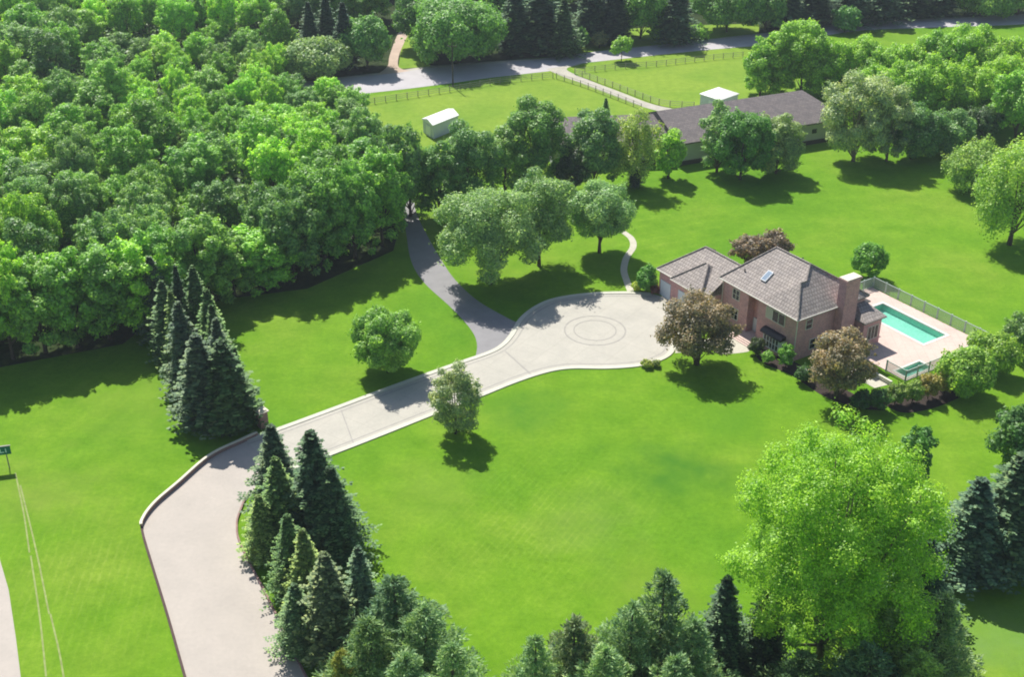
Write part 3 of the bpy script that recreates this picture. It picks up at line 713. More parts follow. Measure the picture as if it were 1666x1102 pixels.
    # garage doors (paler one in view)
    for x0, x1 in ((-26.6, -24.2),):
        gd = MB()
        for i in range(4): gd.box(x0, x1, -2.08, -1.98, .05+i*.66, .05+i*.66+.645)
        gd.build('garage_door', M_gdoor, e)
    gd = MB()
    for i in range(4): gd.box(-22.4, -17.6, -2.08, -1.98, .05+i*.66, .05+i*.66+.645)
    gd.build('garage_door', M_gdoor, e)
    # skylight on the front slope
    sl = 4.68/6.8; n = Vector((0, -sl, 1)).normalized(); tY = Vector((0, 1, sl)).normalized()
    def onr(x, s, h): p = Vector((x, 0, EZ))+tY*s+n*h; return tuple(p)
    k = MB(); x0, x1, s0, s1 = -9.9, -8.9, 2.7, 4.5
    q = [(x0, s0), (x1, s0), (x1, s1), (x0, s1)]
    for (a, b), (c_, d_) in zip(q, q[1:]+q[:1]): k.poly([onr(a, b, -.02), onr(c_, d_, -.02), onr(c_, d_, .22), onr(a, b, .22)])
    k.poly([onr(a, b, .22) for a, b in q]); sk = k.build('skylight', M_door, e)
    k = MB(); k.poly([onr(a, b, .225) for a, b in ((x0+.1, s0+.1), (x1-.1, s0+.1), (x1-.1, s1-.1), (x0+.1, s1-.1))]); k.build('pane', plain('skylight_glass', (.25, .33, .42), .1, spec=.8), sk)
    # vent pipes
    v = MB(); v.tube([(-13.2, 2.2, 8.0), (-13.2, 2.2, 8.75)], .09, 8); v.build('vent_pipe', M_dark, e); v = MB(); v.tube([(-7.8, 8.0, 10.4), (-7.8, 8.0, 11.2)], .09, 8); v.build('vent_pipe', M_dark, e)
    tag(e, 'brick two-storey house with hipped tile roof and attached garage', 'house')
house()

# ------------------------------------------------------------------ pool patio
def patio():
    PX0, PX1, PY0, PY1 = -5.7, 6.2, 19.6, 24.4; SX0, SX1, SY0, SY1 = 9.3, 11.3, 10.3, 15.2; zt = .12
    d = MB()
    xs = sorted({-10.5, -6.32, -6.3, PX0-.45, PX1+.45, SX0-.3, SX1+.3, 11.9}); ys = sorted({9.4, SY0-.3, SY1+.3, 14.4, 16.9, PY0-.45, PY1+.45, 27.2})
    e = empty('pool_patio', (HO[0], HO[1], 0), HA)
    for i in range(len(xs)-1):
        for j in range(len(ys)-1):
            cx, cy = (xs[i]+xs[i+1])/2, (ys[j]+ys[j+1])/2
            if PX0-.45 < cx < PX1+.45 and PY0-.45 < cy < PY1+.45: continue
            if SX0-.3 < cx < SX1+.3 and SY0-.3 < cy < SY1+.3: continue
            d.poly([(xs[i], ys[j], zt), (xs[i+1], ys[j], zt), (xs[i+1], ys[j+1], zt), (xs[i], ys[j+1], zt)])
    a = [(-10.5, 9.4), (11.9, 9.4), (11.9, 27.2), (-10.5, 27.2)]
    for p, q in zip(a, a[1:]+a[:1]): d.poly([(*p, -.3), (*q, -.3), (*q, zt), (*p, zt)])
    dk = d.build('deck', M_deck, e); tag(e, 'pink paved pool patio', kind='structure')
    def basin(name, x0, x1, y0, y1, cw, depth, label, cat, wl=-.12):
        r = empty(name, (*HL((x0+x1)/2, (y0+y1)/2), 0), HA); hx, hy = (x1-x0)/2, (y1-y0)/2
        c = MB(); X, Y = hx+cw, hy+cw; zc = .15
        for q in ([(-X, -Y), (X, -Y), (hx, -hy), (-hx, -hy)], [(X, -Y), (X, Y), (hx, hy), (hx, -hy)], [(X, Y), (-X, Y), (-hx, hy), (hx, hy)], [(-X, Y), (-X, -Y), (-hx, -hy), (-hx, hy)]):
            c.poly([(*p, zc) for p in q]); c.poly([(*q[3], zc), (*q[2], zc), (*q[2], -.06), (*q[3], -.06)]); c.poly([(*q[0], .0), (*q[1], .0), (*q[1], zc), (*q[0], zc)])
        c.build('coping', M_coping, r)
        b = MB(); q = [(-hx, -hy), (hx, -hy), (hx, hy), (-hx, hy)]
        for p, s in zip(q, q[1:]+q[:1]): b.poly([(*s, -depth), (*p, -depth), (*p, -.06), (*s, -.06)])
        b.poly([(*p, -depth) for p in q]); b.build('basin', M_pool, r)
        w_ = MB(); w_.poly([(*p, wl) for p in q]); w_.build('water', M_water, r)
        tag(r, label, cat); return r
    p = basin('swimming_pool', PX0, PX1, PY0, PY1, .45, .95, 'long rectangular turquoise swimming pool with pale coping', 'pool')
    s = basin('spa_pool', SX0, SX1, SY0, SY1, .3, .7, 'small sunken spa pool at the near corner of patio', 'spa', -.38)
patio()
# low white wall and shaded walk beside the house corner
sheet('side_walk', [HL(2.5, 4.6), HL(10.8, 4.6), HL(11.2, 6.8), HL(2.5, 6.8)], .03, M_walk, 'shaded concrete walk beside the house corner')
def lowwall(x0, x1, y0, y1, h, name, label):
    e = empty(name, (*HL(x0, y0), 0), HA); a = MB(); a.box(0, x1-x0, 0, y1-y0, -.1, h); a.build('wall_body', M_coping, e)
    c = MB(); c.box(-.04, x1-x0+.04, -.05, y1-y0+.05, h+.002, h+.09); c.build('coping', M_kerb, e); tag(e, label, 'wall')
lowwall(4.5, 11.5, 6.9, 7.15, .55, 'low_wall', 'low white wall between side walk and patio corner')
# patio fence: posts and picket panels
def pool_fence(name, pts, label, step=2.4, h=1.75):
    x0, y0 = pts[0]; e = empty(name, (*HL(x0, y0), 0), HA)
    for (ax, ay), (bx, by) in zip(pts, pts[1:]):
        L = math.hypot(bx-ax, by-ay); n = max(1, round(L/step)); dx, dy = (bx-ax)/L, (by-ay)/L
        for i in range(n+1):
            if i == 0 and (ax, ay) != pts[0]: continue
            s = L*i/n; x, y = ax+dx*s-x0, ay+dy*s-y0
            p = MB(); p.box(x-.07, x+.07, y-.07, y+.07, -.05, h+.12); p.box(x-.1, x+.1, y-.1, y+.1, h+.12, h+.17); p.build('post', M_fence, e)
        for i in range(n):
            s0, s1 = L*i/n+.08, L*(i+1)/n-.08; q = MB()
            def bar(a, b, z0, z1, t):
                c = [(ax+dx*a-dy*t-x0, ay+dy*a+dx*t-y0), (ax+dx*b-dy*t-x0, ay+dy*b+dx*t-y0), (ax+dx*b+dy*t-x0, ay+dy*b-dx*t-y0), (ax+dx*a+dy*t-x0, ay+dy*a-dx*t-y0)]
                q.prism(c, z0, z1)
            bar(s0, s1, h-.02, h+.08, .045); bar(s0, s1, .2, .28, .03)
            m = int((s1-s0)/.17)
            for k in range(m):
                c = s0+(k+.5)*(s1-s0)/m; bar(c-.03, c+.03, .28, h-.02, .018)
            q.build('picket_panel', M_fence, e)
    tag(e, label, 'fence')
pool_fence('pool_fence', [(-10.4, 18.5), (-10.4, 27.35), (12.0, 27.35), (12.0, 16.2), (12.0, 9.2), (8.6, 9.2)], 'pale green picket fence around the pool patio')

# ------------------------------------------------------------------ farm buildings
def barn():
    e = empty('long_barn', (*G(1107, 250), 0), 0); ox, oy = G(1107, 250)
    W = MB(); R = MB(); F = MB()
    def wing(p0, p1, depth, ez, rz, hipend=False):
        p0 = Vector(p0); p1 = Vector(p1); t = (p1-p0).normalized(); n = Vector((-t.y, t.x)); o = Vector((ox, oy))
        def P(s, d, z, ov=0): q = p0+t*s+n*d-o; return (q.x, q.y, z)
        L = (p1-p0).length
        W.prism([P(.5, .5, 0)[:2], P(L-.5, .5, 0)[:2], P(L-.5, depth-.5, 0)[:2], P(.5, depth-.5, 0)[:2]], -.2, ez-.1)
        F.prism([P(.45, .42, 0)[:2], P(L-.45, .42, 0)[:2], P(L-.45, .49, 0)[:2], P(.45, .49, 0)[:2]], 0, .9)
        hp = 5 if hipend else 0
        A, B, C, D, E1, E2 = P(0, 0, ez), P(L, 0, ez), P(L, depth, ez), P(0, depth, ez), P(0, depth/2, rz), P(L-hp, depth/2, rz)
        R.poly([A, B, E2, E1]); R.poly([C, D, E1, E2]); R.poly([B, C, E2]); R.poly([D, A, E1])
        for a, b in ((A, B), (B, C), (C, D), (D, A)): R.poly([(a[0], a[1], ez-.25), (b[0], b[1], ez-.25), b, a])
        R.poly([(q[0], q[1], ez-.25) for q in (A, D, C, B)])
        return P
    P = wing(G(1105, 235, 4.6), G(1380, 192, 4.6), 19, 4.6, 8.3, True)
    P2 = wing(G(895, 241, 4.2), G(1092, 234, 4.2), 17, 4.2, 7.4)
    W.build('siding_wall', M_barnwall, e); R.build('roof', M_barnroof, e); F.build('shade_strip', plain('painted_shade', (.06, .055, .05), .9), e)  # dark strip along the wall foot stands in for the barn's ground shadow
    for i in range(5):
        w_ = MB(); s = 16+i*5; w_.prism([P(s, .40, 0)[:2], P(s+1.1, .40, 0)[:2], P(s+1.1, .49, 0)[:2], P(s, .49, 0)[:2]], 2.3, 3.2); w_.build('window', M_glass, e)
    c = MB()
    tag(e, 'long low barn with dark shingle roof behind the trees', 'barn')
barn()
def shed(name, L, F_, R_, ez, rz, label, ridge):
    """L, F_, R_: left, front and right eave corners in the photo"""
    l, f, r = (Vector(G(*p, ez)) for p in (L, F_, R_)); b = l+r-f; o = f.copy()
    e = empty(name, (*o, 0)); W = MB(); R = MB(); c = (l+r)/2
    q = [p-o for p in (f, r, b, l)]; cc = c-o; ins = [cc+(p-cc)*.94 for p in q]
    W.prism([tuple(p) for p in ins], -.1, ez)
    a, b_, c_, d = [(p.x, p.y, ez) for p in q]
    if ridge == 'gable':
        m1 = ((Vector(a)+Vector(d))/2); m2 = ((Vector(b_)+Vector(c_))/2); m1.z = m2.z = rz
        R.poly([a, b_, m2, m1]); R.poly([c_, d, m1, m2]); R.poly([b_, c_, m2]); R.poly([d, a, m1])
    else:
        t = (cc.x, cc.y, rz)
        for p, s in ((a, b_), (b_, c_), (c_, d), (d, a)): R.poly([p, s, t])
    for p, s in ((a, b_), (b_, c_), (c_, d), (d, a)): R.poly([(p[0], p[1], ez-.15), (s[0], s[1], ez-.15), s, p])
    R.poly([(p[0], p[1], ez-.15) for p in (a, d, c_, b_)])
    W.build('wall', M_shedwall, e); R.build('roof', M_white, e)
    dq = MB(); u = (ins[3]-ins[0]).normalized(); n = Vector((u.y, -u.x)); n = n if n.dot(ins[0]-cc) > 0 else -n
    s0 = ins[0]+u*1.2; s1 = ins[0]+u*3.2
    dq.prism([tuple(s0+n*.02), tuple(s1+n*.02), tuple(s1+n*.08), tuple(s0+n*.08)], 0, 2.2); dq.build('door', M_white, e)
    tag(e, label, 'shed')
shed('paddock_shed', (686, 193), (704, 204), (747, 187), 3.0, 3.7, 'small white-roofed shed in the near paddock', 'gable')
shed('paddock_shelter', (1138, 152), (1172, 163), (1203, 152), 3.0, 4.2, 'small white hip-roofed shelter behind the long barn roof', 'hip')

def rail_fence(name, line, label, step=2.6, h=1.35, m=None, r=.07):
    line = [Vector(p) for p in line]; o = line[0]; e = empty(name, (*o, 0)); rails = MB(); acc = 0; nxt = 0; posts = []
    for a, b in zip(line, line[1:]):
        L = (b-a).length
        while nxt <= acc+L: posts.append(a+(b-a)*((nxt-acc)/L)); nxt += step
        acc += L
    posts = posts[:98]
    for p in posts:
        q = MB(); q.box(p.x-o.x-r, p.x-o.x+r, p.y-o.y-r, p.y-o.y+r, -.05, h+.1); q.build('post', m or M_wood, e)
    for z in (h*.32, h*.64, h*.96):
        for a, b in zip(posts, posts[1:]): rails.tube([(a.x-o.x, a.y-o.y, z), (b.x-o.x, b.y-o.y, z)], .045, 4)
    rails.build('rail', m or M_palewood, e); tag(e, label, 'fence')
rail_fence('rail_fence', GP([(556, 178), (640, 164), (730, 150), (820, 135), (900, 127)]), 'wooden rail fence of near paddock along the road')
rail_fence('rail_fence', GP([(905, 128), (950, 142), (1000, 161), (1050, 181)]), 'wooden rail fence on near side of farm lane')
rail_fence('rail_fence', GP([(935, 121), (990, 140), (1040, 159), (1078, 172), (1130, 176)]), 'wooden rail fence on far side of farm lane')
rail_fence('rail_fence', GP([(935, 120), (1000, 113), (1068, 108), (1110, 103), (1172, 96), (1222, 92)]), 'wooden rail fence of far paddock along the road')

# ------------------------------------------------------------------ poles and sign
def pole(name, px, py, h, r, label, arms=True, lean=0):
    x, y = G(px, py); e = empty(name, (x, y, 0)); a = MB(); a.tube([(0, 0, -.1), (lean, 0, h)], [r, r*.7], 8); a.build('pole', M_pole, e)
    if arms:
        b = MB(); b.box(-1.1, 1.1, -.07, .07, h-.9, h-.75); b.build('crossarm', M_pole, e)
        for s in (-.95, 0, .95):
            c = MB(); c.tube([(s, 0, h-.75), (s, 0, h-.5)], .06, 6); c.build('insulator', M_palewood, e)
    else:
        b = MB(); b.box(-.12, .12, -.12, .12, h, h+.08); b.build('pole_cap', M_pole, e)
    tag(e, label, 'pole')
pole('utility_pole', 737, 141, 10.2, .17, 'tall thin utility pole on the verge of the country road')
pole('marker_post', 559, 162, 2.1, .28, 'stubby dark post at roadside end of the near paddock', False)
def sign():
    x, y = G(-3, 764); e = empty('ground_sign', (x, y, 0), math.radians(14))
    for s in (-1.3, 0, 1.3):
        p = MB(); p.box(s-.06, s+.06, -.06, .06, -.1, 2.0); p.build('post', M_wood, e)
    b = MB(); b.box(-1.9, 1.9, -.09, .06, 2.0, 3.15); bo = b.build('sign_board', M_sign, e)
    f = MB(); f.box(-1.98, 1.98, -.11, .08, 3.151, 3.22); f.build('frame', M_palewood, bo)
    # illegible pale strokes, as in the photograph
    l = MB()
    for x0, x1, z0, z1 in ((-.2, -.05, 2.3, 2.85), (.1, .5, 2.72, 2.85), (.1, .25, 2.3, 2.72), (.65, .8, 2.3, 2.85), (.8, 1.15, 2.3, 2.42), (1.3, 1.42, 2.3, 2.85)): l.box(x0, x1, -.125, -.09, z0, z1)
    l.build('lettering', M_signwhite, bo)
    tag(e, 'green board sign on thin wooden posts at left edge of lawn', 'sign')
sign()

# ------------------------------------------------------------------ trees and shrubs near the house
LIME = (.128, .236, .024); MID = (.072, .155, .032); FRESH = (.105, .215, .026); DEEP = (.042, .105, .030); OLIVE = (.105, .135, .042)
GREYG = (.125, .185, .085); PALE = (.165, .235, .075); YEL = (.185, .27, .045); RED = (.125, .110, .078); PURP = (.125, .105, .085); SILV = (.17, .225, .125)
broad('shade_tree', 797, 462, 297, 168, (.125, .205, .082), 'leftmost and widest of the three rounded lawn trees above the plaza', n=46, lr=.27, leaf=.19, base=.12, dens=.75, trunk=.34, nl=12)
broad('shade_tree', 877, 433, 272, 112, (.112, .190, .075), 'middle tree of the three rounded lawn trees above the plaza', n=38, lr=.30, leaf=.19, base=.16, dens=.75, trunk=.28, nl=10)
broad('shade_tree', 975, 411, 285, 108, (.122, .210, .088), 'rightmost of the three rounded lawn trees, beside the garden path', n=38, lr=.30, leaf=.19, base=.16, dens=.75, trunk=.28, nl=10)
broad('young_tree', 631, 606, 500, 114, (.105, .205, .038), 'small round lawn tree between the wood and the driveway', n=54, lr=.25, leaf=.16, base=.02, trunk=.15, dens=1.0, wild=.2)
broad('young_tree', 741, 706, 586, 84, (.160, .205, .118), 'small pale oval tree on front lawn beside the driveway kerb', n=64, lr=.24, leaf=.13, base=.0, trunk=.15, dens=.7, ragged=.45, kind='full', wild=.2)
broad('crabapple_tree', 1133, 594, 474, 122, RED, 'reddish bronze tree between the plaza and the front path', n=40, lr=.27, leaf=.18, base=.05, trunk=.2, stems=3, dens=.6, ragged=.35)
broad('crabapple_tree', 1362, 650, 530, 104, (.140, .122, .085), 'bronze rounded tree in front of the chimney corner', n=38, lr=.28, leaf=.18, base=.04, trunk=.18, stems=3, dens=.6, ragged=.35)
broad('plum_tree', 1216, 436, 380, 56, PURP, 'purple-brown small tree showing left behind the main roof', n=24, lr=.32, leaf=.20, trunk=.12, ragged=.35)
broad('plum_tree', 1256, 430, 376, 58, (.13, .108, .085), 'purple-brown small tree showing right behind the main roof', n=24, lr=.32, leaf=.20, trunk=.12, ragged=.35)
broad('lawn_tree', 1413, 452, 397, 60, (.075, .175, .028), 'small dense green tree at the back corner of pool patio', n=24, lr=.34, leaf=.2, base=.12, trunk=.12)
broad('round_bush', 1051, 474, 432, 36, (.060, .160, .028), 'clipped round green bush beside the garage', cat='bush', n=16, lr=.42, leaf=.15, base=.02, trunk=.06, ragged=.08)
broad('low_bush', 1036, 473, 458, 17, (.20, .25, .03), 'small yellow-green bush where the garden path meets the plaza', cat='bush', n=8, lr=.5, leaf=.12, base=.02, trunk=.03)
broad('low_bush', 1064, 478, 462, 16, (.10, .05, .05), 'small dark red bush at the garage corner', cat='bush', n=8, lr=.5, leaf=.12, base=.02, trunk=.03)
broad('low_bush', 1052, 598, 586, 19, (.16, .20, .045), 'tiny yellowish bush at the kerb under the plaza', cat='bush', n=8, lr=.5, leaf=.11, base=.02, trunk=.03)
broad('low_bush', 1067, 597, 587, 16, (.10, .14, .05), 'tiny green bush at the kerb nearest the bronze tree', cat='bush', n=8, lr=.5, leaf=.11, base=.02, trunk=.03)
broad('front_bush', 1278, 597, 560, 28, (.085, .19, .028), 'round green bush right of the bay window', cat='bush', n=14, lr=.42, leaf=.14, base=.02, trunk=.05)
broad('front_bush', 1249, 592, 571, 20, (.10, .20, .035), 'low green bush below the bay window', cat='bush', n=10, lr=.45, leaf=.13, base=.02, trunk=.05)
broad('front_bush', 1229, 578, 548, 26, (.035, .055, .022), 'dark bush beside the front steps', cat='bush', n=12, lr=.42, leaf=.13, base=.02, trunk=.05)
broad('front_bush', 1306, 622, 596, 28, (.035, .08, .025), 'dark green bush at foot of the house corner', cat='bush', n=12, lr=.42, leaf=.13, base=.02, trunk=.05)
broad('front_bush', 1398, 668, 634, 34, (.035, .08, .024), 'dark green bush right below the bronze tree', cat='bush', n=12, lr=.42, leaf=.14, base=.02, trunk=.05)
broad('front_bush', 1428, 668, 632, 34, (.045, .10, .030), 'dark green bush between the bronze tree and the clipped hedge', cat='bush', n=12, lr=.42, leaf=.14, base=.02, trunk=.05)
for px, py, ty, wd, col, lb in ((1455, 660, 622, 34, (.11, .165, .045), 'first hedge shrub, at the end nearest the house'), (1483, 657, 616, 32, (.12, .185, .045), 'second hedge shrub from the house, plain green'),
        (1509, 650, 604, 34, (.17, .16, .055), 'third hedge shrub from the house, tinged orange'), (1536, 642, 600, 34, (.18, .185, .065), 'hedge shrub at the patio end, pale olive')):
    broad('hedge_shrub', px, py, ty, wd, col, lb, cat='shrub', n=14, lr=.40, leaf=.14, base=.02, trunk=.05, group='shrubs in the hedge below the patio')
broad('patio_shrub', 1566, 640, 566, 92, (.115, .205, .030), 'big bright green shrub nearest the spa corner of patio', cat='shrub', n=30, lr=.32, leaf=.18, base=.03, trunk=.1)
broad('patio_shrub', 1610, 604, 540, 80, (.125, .21, .030), 'big bright green shrub at the far right corner of patio', cat='shrub', n=28, lr=.32, leaf=.18, base=.03, trunk=.1)
broad('patio_shrub', 1655, 572, 511, 66, (.085, .155, .045), 'green shrub at the right picture edge behind the patio shrubs', cat='shrub', n=24, lr=.32, leaf=.18, base=.03, trunk=.1)
broad('maple_tree', 1330, 1088, 666, 340, LIME, 'huge lime-green tree in the right foreground', n=230, lr=.14, leaf=.125, base=.10, trunk=.42, nl=30, ragged=.55, dens=.36, wild=.25, bark=M_barkpale)
broad('understory_tree', 1478, 812, 690, 60, (.05, .13, .03), 'narrow dark green tree showing behind the lime-green tree', n=24, lr=.36, leaf=.22, base=.1)
broad('understory_tree', 1648, 775, 655, 95, (.05, .115, .030), 'dark green rounded tree at right picture edge above the spruces', n=30, lr=.32, leaf=.22, base=.05, ragged=.35)
# belt of trees between the lawn and the barn
broad('belt_tree', 668, 352, 206, 84, (.075, .165, .036), 'tree standing directly over the lane mouth at end of wood', n=34, lr=.29, base=.02, kind='full', leaf=.22)
broad('belt_tree', 715, 352, 222, 78, (.070, .155, .042), 'leafy tree just right of the lane mouth', n=30, lr=.30, base=.02, kind='full', leaf=.22)
broad('belt_tree', 762, 338, 190, 108, (.080, .160, .055), 'broad dark-shaded tree in front of the paddock shed', n=40, lr=.27, base=.02, trunk=.32, kind='full', leaf=.22)
broad('belt_tree', 822, 320, 185, 76, (.105, .185, .050), 'yellowish loose tree left of the tallest belt tree', n=28, lr=.30, base=.02, kind='full', leaf=.22)
broad('belt_tree', 868, 304, 148, 112, (.080, .165, .040), 'tallest tree of the belt between shed and barn', n=44, lr=.26, base=.02, trunk=.32, kind='full', leaf=.22)
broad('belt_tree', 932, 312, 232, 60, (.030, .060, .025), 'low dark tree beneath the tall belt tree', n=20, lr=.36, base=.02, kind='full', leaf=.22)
broad('belt_tree', 966, 306, 164, 92, (.085, .165, .060), 'full blue-green tree before the left end of barn', n=36, lr=.29, base=.02, kind='full', leaf=.22)
broad('willow_tree', 1030, 302, 166, 84, (.155, .215, .062), 'pale yellow-green feathery tree before the barn', n=40, lr=.26, base=.06, ragged=.5, droop=1.2, dens=.6, leaf=.2)
broad('belt_tree', 1087, 290, 204, 56, (.135, .245, .036), 'slim bright green tree at right end of the belt', n=24, lr=.33, base=.02, kind='full', leaf=.22)
broad('belt_tree', 1166, 280, 156, 66, (.110, .195, .070), 'grey-green tree on left of clump before the barn', n=28, lr=.31, base=.02, kind='full', leaf=.22)
broad('belt_tree', 1204, 292, 168, 96, (.060, .150, .032), 'dark green tree in middle of clump before the barn', n=38, lr=.28, base=.02, kind='full', leaf=.22)
broad('belt_tree', 1262, 282, 176, 84, (.130, .190, .080), 'pale tree on right of clump before the barn', n=34, lr=.30, base=.02, kind='full', leaf=.22)
broad('silver_tree', 1388, 262, 106, 124, SILV, 'tall silvery tree in front of the right end of barn', n=44, lr=.26, base=.02, ragged=.45, trunk=.35, bark=M_barkpale, kind='full', leaf=.22)
broad('silver_tree', 1442, 262, 128, 84, (.15, .205, .11), 'silvery tree joined to the right side of taller one', n=32, lr=.28, base=.02, ragged=.45, bark=M_barkpale, kind='full', leaf=.22)
broad('thicket_tree', 1482, 258, 166, 92, (.060, .135, .040), 'dark green low tree right of the silvery pair', n=30, lr=.30, base=.03, kind='full', leaf=.22)
broad('thicket_tree', 1538, 250, 176, 92, (.085, .165, .060), 'grey-green low tree between silvery pair and willow', n=30, lr=.30, base=.03, kind='full', leaf=.22)
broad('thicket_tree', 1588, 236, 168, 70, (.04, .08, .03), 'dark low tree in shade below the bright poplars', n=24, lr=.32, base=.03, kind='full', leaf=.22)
broad('willow_tree', 1642, 398, 206, 150, (.150, .240, .052), 'large leaning willow at the right picture edge', n=56, lr=.24, base=.1, ragged=.5, droop=1.3, dens=.55, trunk=.4, nl=16, leaf=.2)
broad('willow_tree', 1580, 312, 222, 100, (.135, .215, .058), 'smaller grey-green willow left of the leaning one', n=34, lr=.28, base=.04, ragged=.45, droop=.8, dens=.7, leaf=.2)
# bright poplars right of the barn
POP = [(1236, 156, 62, 54), (1262, 152, 42, 62), (1302, 150, 27, 80), (1342, 158, 60, 66), (1388, 158, 62, 72), (1432, 168, 66, 74), (1478, 166, 58, 72), (1520, 168, 44, 80), (1562, 166, 42, 80), (1604, 168, 50, 78), (1648, 170, 62, 78),
       (1412, 196, 104, 62), (1462, 206, 96, 80), (1518, 206, 98, 88), (1574, 206, 96, 84), (1624, 200, 90, 70)]
POPL = ['leftmost of the bright poplars, beside the far paddock', 'second bright poplar from the far paddock', 'tallest bright poplar above the barn roof', 'bright poplar just right of tallest one', 'bright poplar behind the silvery tree',
        'bright poplar behind gap between silvery trees', 'low-topped poplar right of the silvery pair', 'tall poplar in the middle of the right-hand stand', 'tall poplar right of the middle in back row', 'back-row poplar near right picture edge',
        'back-row poplar touching the right picture edge', 'front-row poplar peering over the silvery tree', 'front-row poplar above the dark thicket', 'front-row poplar in the middle above thicket', 'front-row poplar above the smaller willow', 'front-row poplar left of the edge tree']
for (px, py, ty, wd), lb in zip(POP, POPL):
    k = (px*7 % 10)/10
    ty -= 8; wd *= 1.25
    broad('poplar_tree', px, py, ty, wd, (.115+.04*k, .225+.03*k, .034), lb, n=44, lr=.25, base=.0, leaf=.24, ragged=.4, trunk=.2, kind='full')
broad('poplar_tree', 1650, 232, 96, 100, (.115, .23, .035), 'bright green rounded tree at right picture edge above the willow', n=36, lr=.29, base=.05, leaf=.28)

# far side of the road
FAR = [(745, 103, -10, 166, (.085, .185, .042), 'huge round tree beside the sandy track', 'full'), (598, 112, 22, 88, (.075, .165, .045), 'rounded tree left of the sandy track', 'round'),
    (508, 126, 60, 112, (.12, .19, .075), 'pale spreading bush-like tree left of the road end', 'round'), (690, 78, -30, 90, (.07, .15, .04), 'tree behind the huge round tree by the track', 'round'),
    (1042, 62, -48, 100, (.085, .18, .04), 'mid-green tall tree beyond the road above the small sapling', 'full'), (1182, 52, -52, 120, (.08, .165, .045), 'grey-green wide tree beyond road above the farm', 'full'),
    (1245, 50, -40, 70, (.085, .17, .05), 'mid-green tree beyond road at the start of the conifers', 'full'), (1374, 52, 7, 44, (.07, .165, .05), 'small dense dome-shaped tree on the near roadside', 'full'),
    (1602, 26, -40, 100, (.115, .20, .05), 'pale green tree beyond road at top right', 'round'), (1655, 24, -40, 90, (.12, .21, .05), 'pale green tree beyond road in the top right corner', 'round'),
    (1110, 64, 36, 44, (.13, .24, .04), 'low bright bush beyond road, left one of three', 'round'), (1135, 64, 40, 34, (.14, .25, .04), 'low bright bush beyond road, middle of three', 'round'), (1075, 66, 40, 34, (.12, .22, .045), 'low bright bush beyond road, nearest sapling', 'round'),
    (940, 84, 44, 34, (.05, .12, .035), 'low dark bush on the verge beyond road', 'round'), (975, 78, 50, 26, (.10, .12, .06), 'brownish bush on the verge beyond road', 'round')]
for px, py, ty, wd, col, lb, kd in FAR:
    broad('far_tree', px, py, ty, wd, col, lb, n=44 if wd > 140 else 28, lr=.26 if wd > 140 else .31, base=.04, leaf=.34, kind=kd, cat='tree' if wd > 40 else 'bush')
broad('roadside_tree', 1011, 99, 54, 36, (.13, .23, .045), 'small bright sapling on near side of the road', n=18, lr=.36, base=.2, leaf=.24, trunk=.1)

# conifers -------------------------------------------------------------
BLUE = (.040, .068, .044); GRN = (.040, .080, .030); DK = (.026, .055, .030); LT = (.075, .12, .042)
SP = [spruce_mesh('crown', 11, 12, 2.6), spruce_mesh('crown', 12, 12, 2.4, per=14), spruce_mesh('crown', 13, 12, 2.9, levels=24)]
SPN = [spruce_mesh('crown', 21, 13, 3.1, levels=28, per=19, seg=10, tw=.125), spruce_mesh('crown', 22, 13, 2.9, levels=26, per=18, seg=10, tw=.125), spruce_mesh('crown', 23, 13, 3.3, levels=29, per=19, seg=11, tw=.125)]
CT = conifer_trunk('trunk', 12, .2); CTN = conifer_trunk('trunk', 13, .24)
def spruce(ax, ay, h, wpx, color, label, i=0, near=False, group=None, name='spruce_tree', ny=None):
    x, y = apex_tree(ax, ay, h); me = (SPN if near else SP)[i % 3]; hb = 13 if near else 12; rb = (3.1, 2.9, 3.3)[i % 3] if near else (2.6, 2.4, 2.9)[i % 3]
    r = 1.2*wpx/2/(FPX/(y*math.cos(PITCH)-(h*.35-CAM_H)*math.sin(PITCH)))
    return place(name, x, y, me, CTN if near else CT, color, (ax*1.7+ay) % 6.28, (r/rb, r/rb, h/hb), label, 'conifer', group)
# double row at left
RA = [(245, 422, 12.0, 62, BLUE, 'farthest blue spruce of the row, against the wood'), (264, 460, 11.5, 60, (.045, .085, .040), 'second spruce along the left line of the row'), (279, 478, 11.5, 50, LT, 'slim yellow-tipped spruce inside the left line'),
    (291, 497, 13.0, 70, BLUE, 'third tall spruce along the left line of the row'), (319, 547, 12.6, 88, BLUE, 'nearest blue spruce at the left foot of row'),
    (287, 436, 11.5, 42, DK, 'thin dark spruce at the back middle of row'), (315, 438, 12.0, 58, GRN, 'back spruce with brown tip on right line of the row'), (338, 474, 11.8, 56, (.05, .095, .035), 'second spruce along right line, light tipped'),
    (346, 500, 12.0, 58, GRN, 'third spruce along the right line of row'), (353, 523, 12.2, 62, BLUE, 'fourth spruce on right line, bluish top'), (361, 556, 12.0, 96, (.030, .062, .026), 'big dark spruce at the right foot of row beside gate pier'),
    (383, 570, 9.6, 48, GRN, 'low right-edge spruce directly behind gate pier')]
for i, (ax, ay, h, wd, c, lb) in enumerate(RA): spruce(ax-3, ay-4, h*1.06, wd*1.06, c, lb, i, group='spruces in the double row left of the gate')
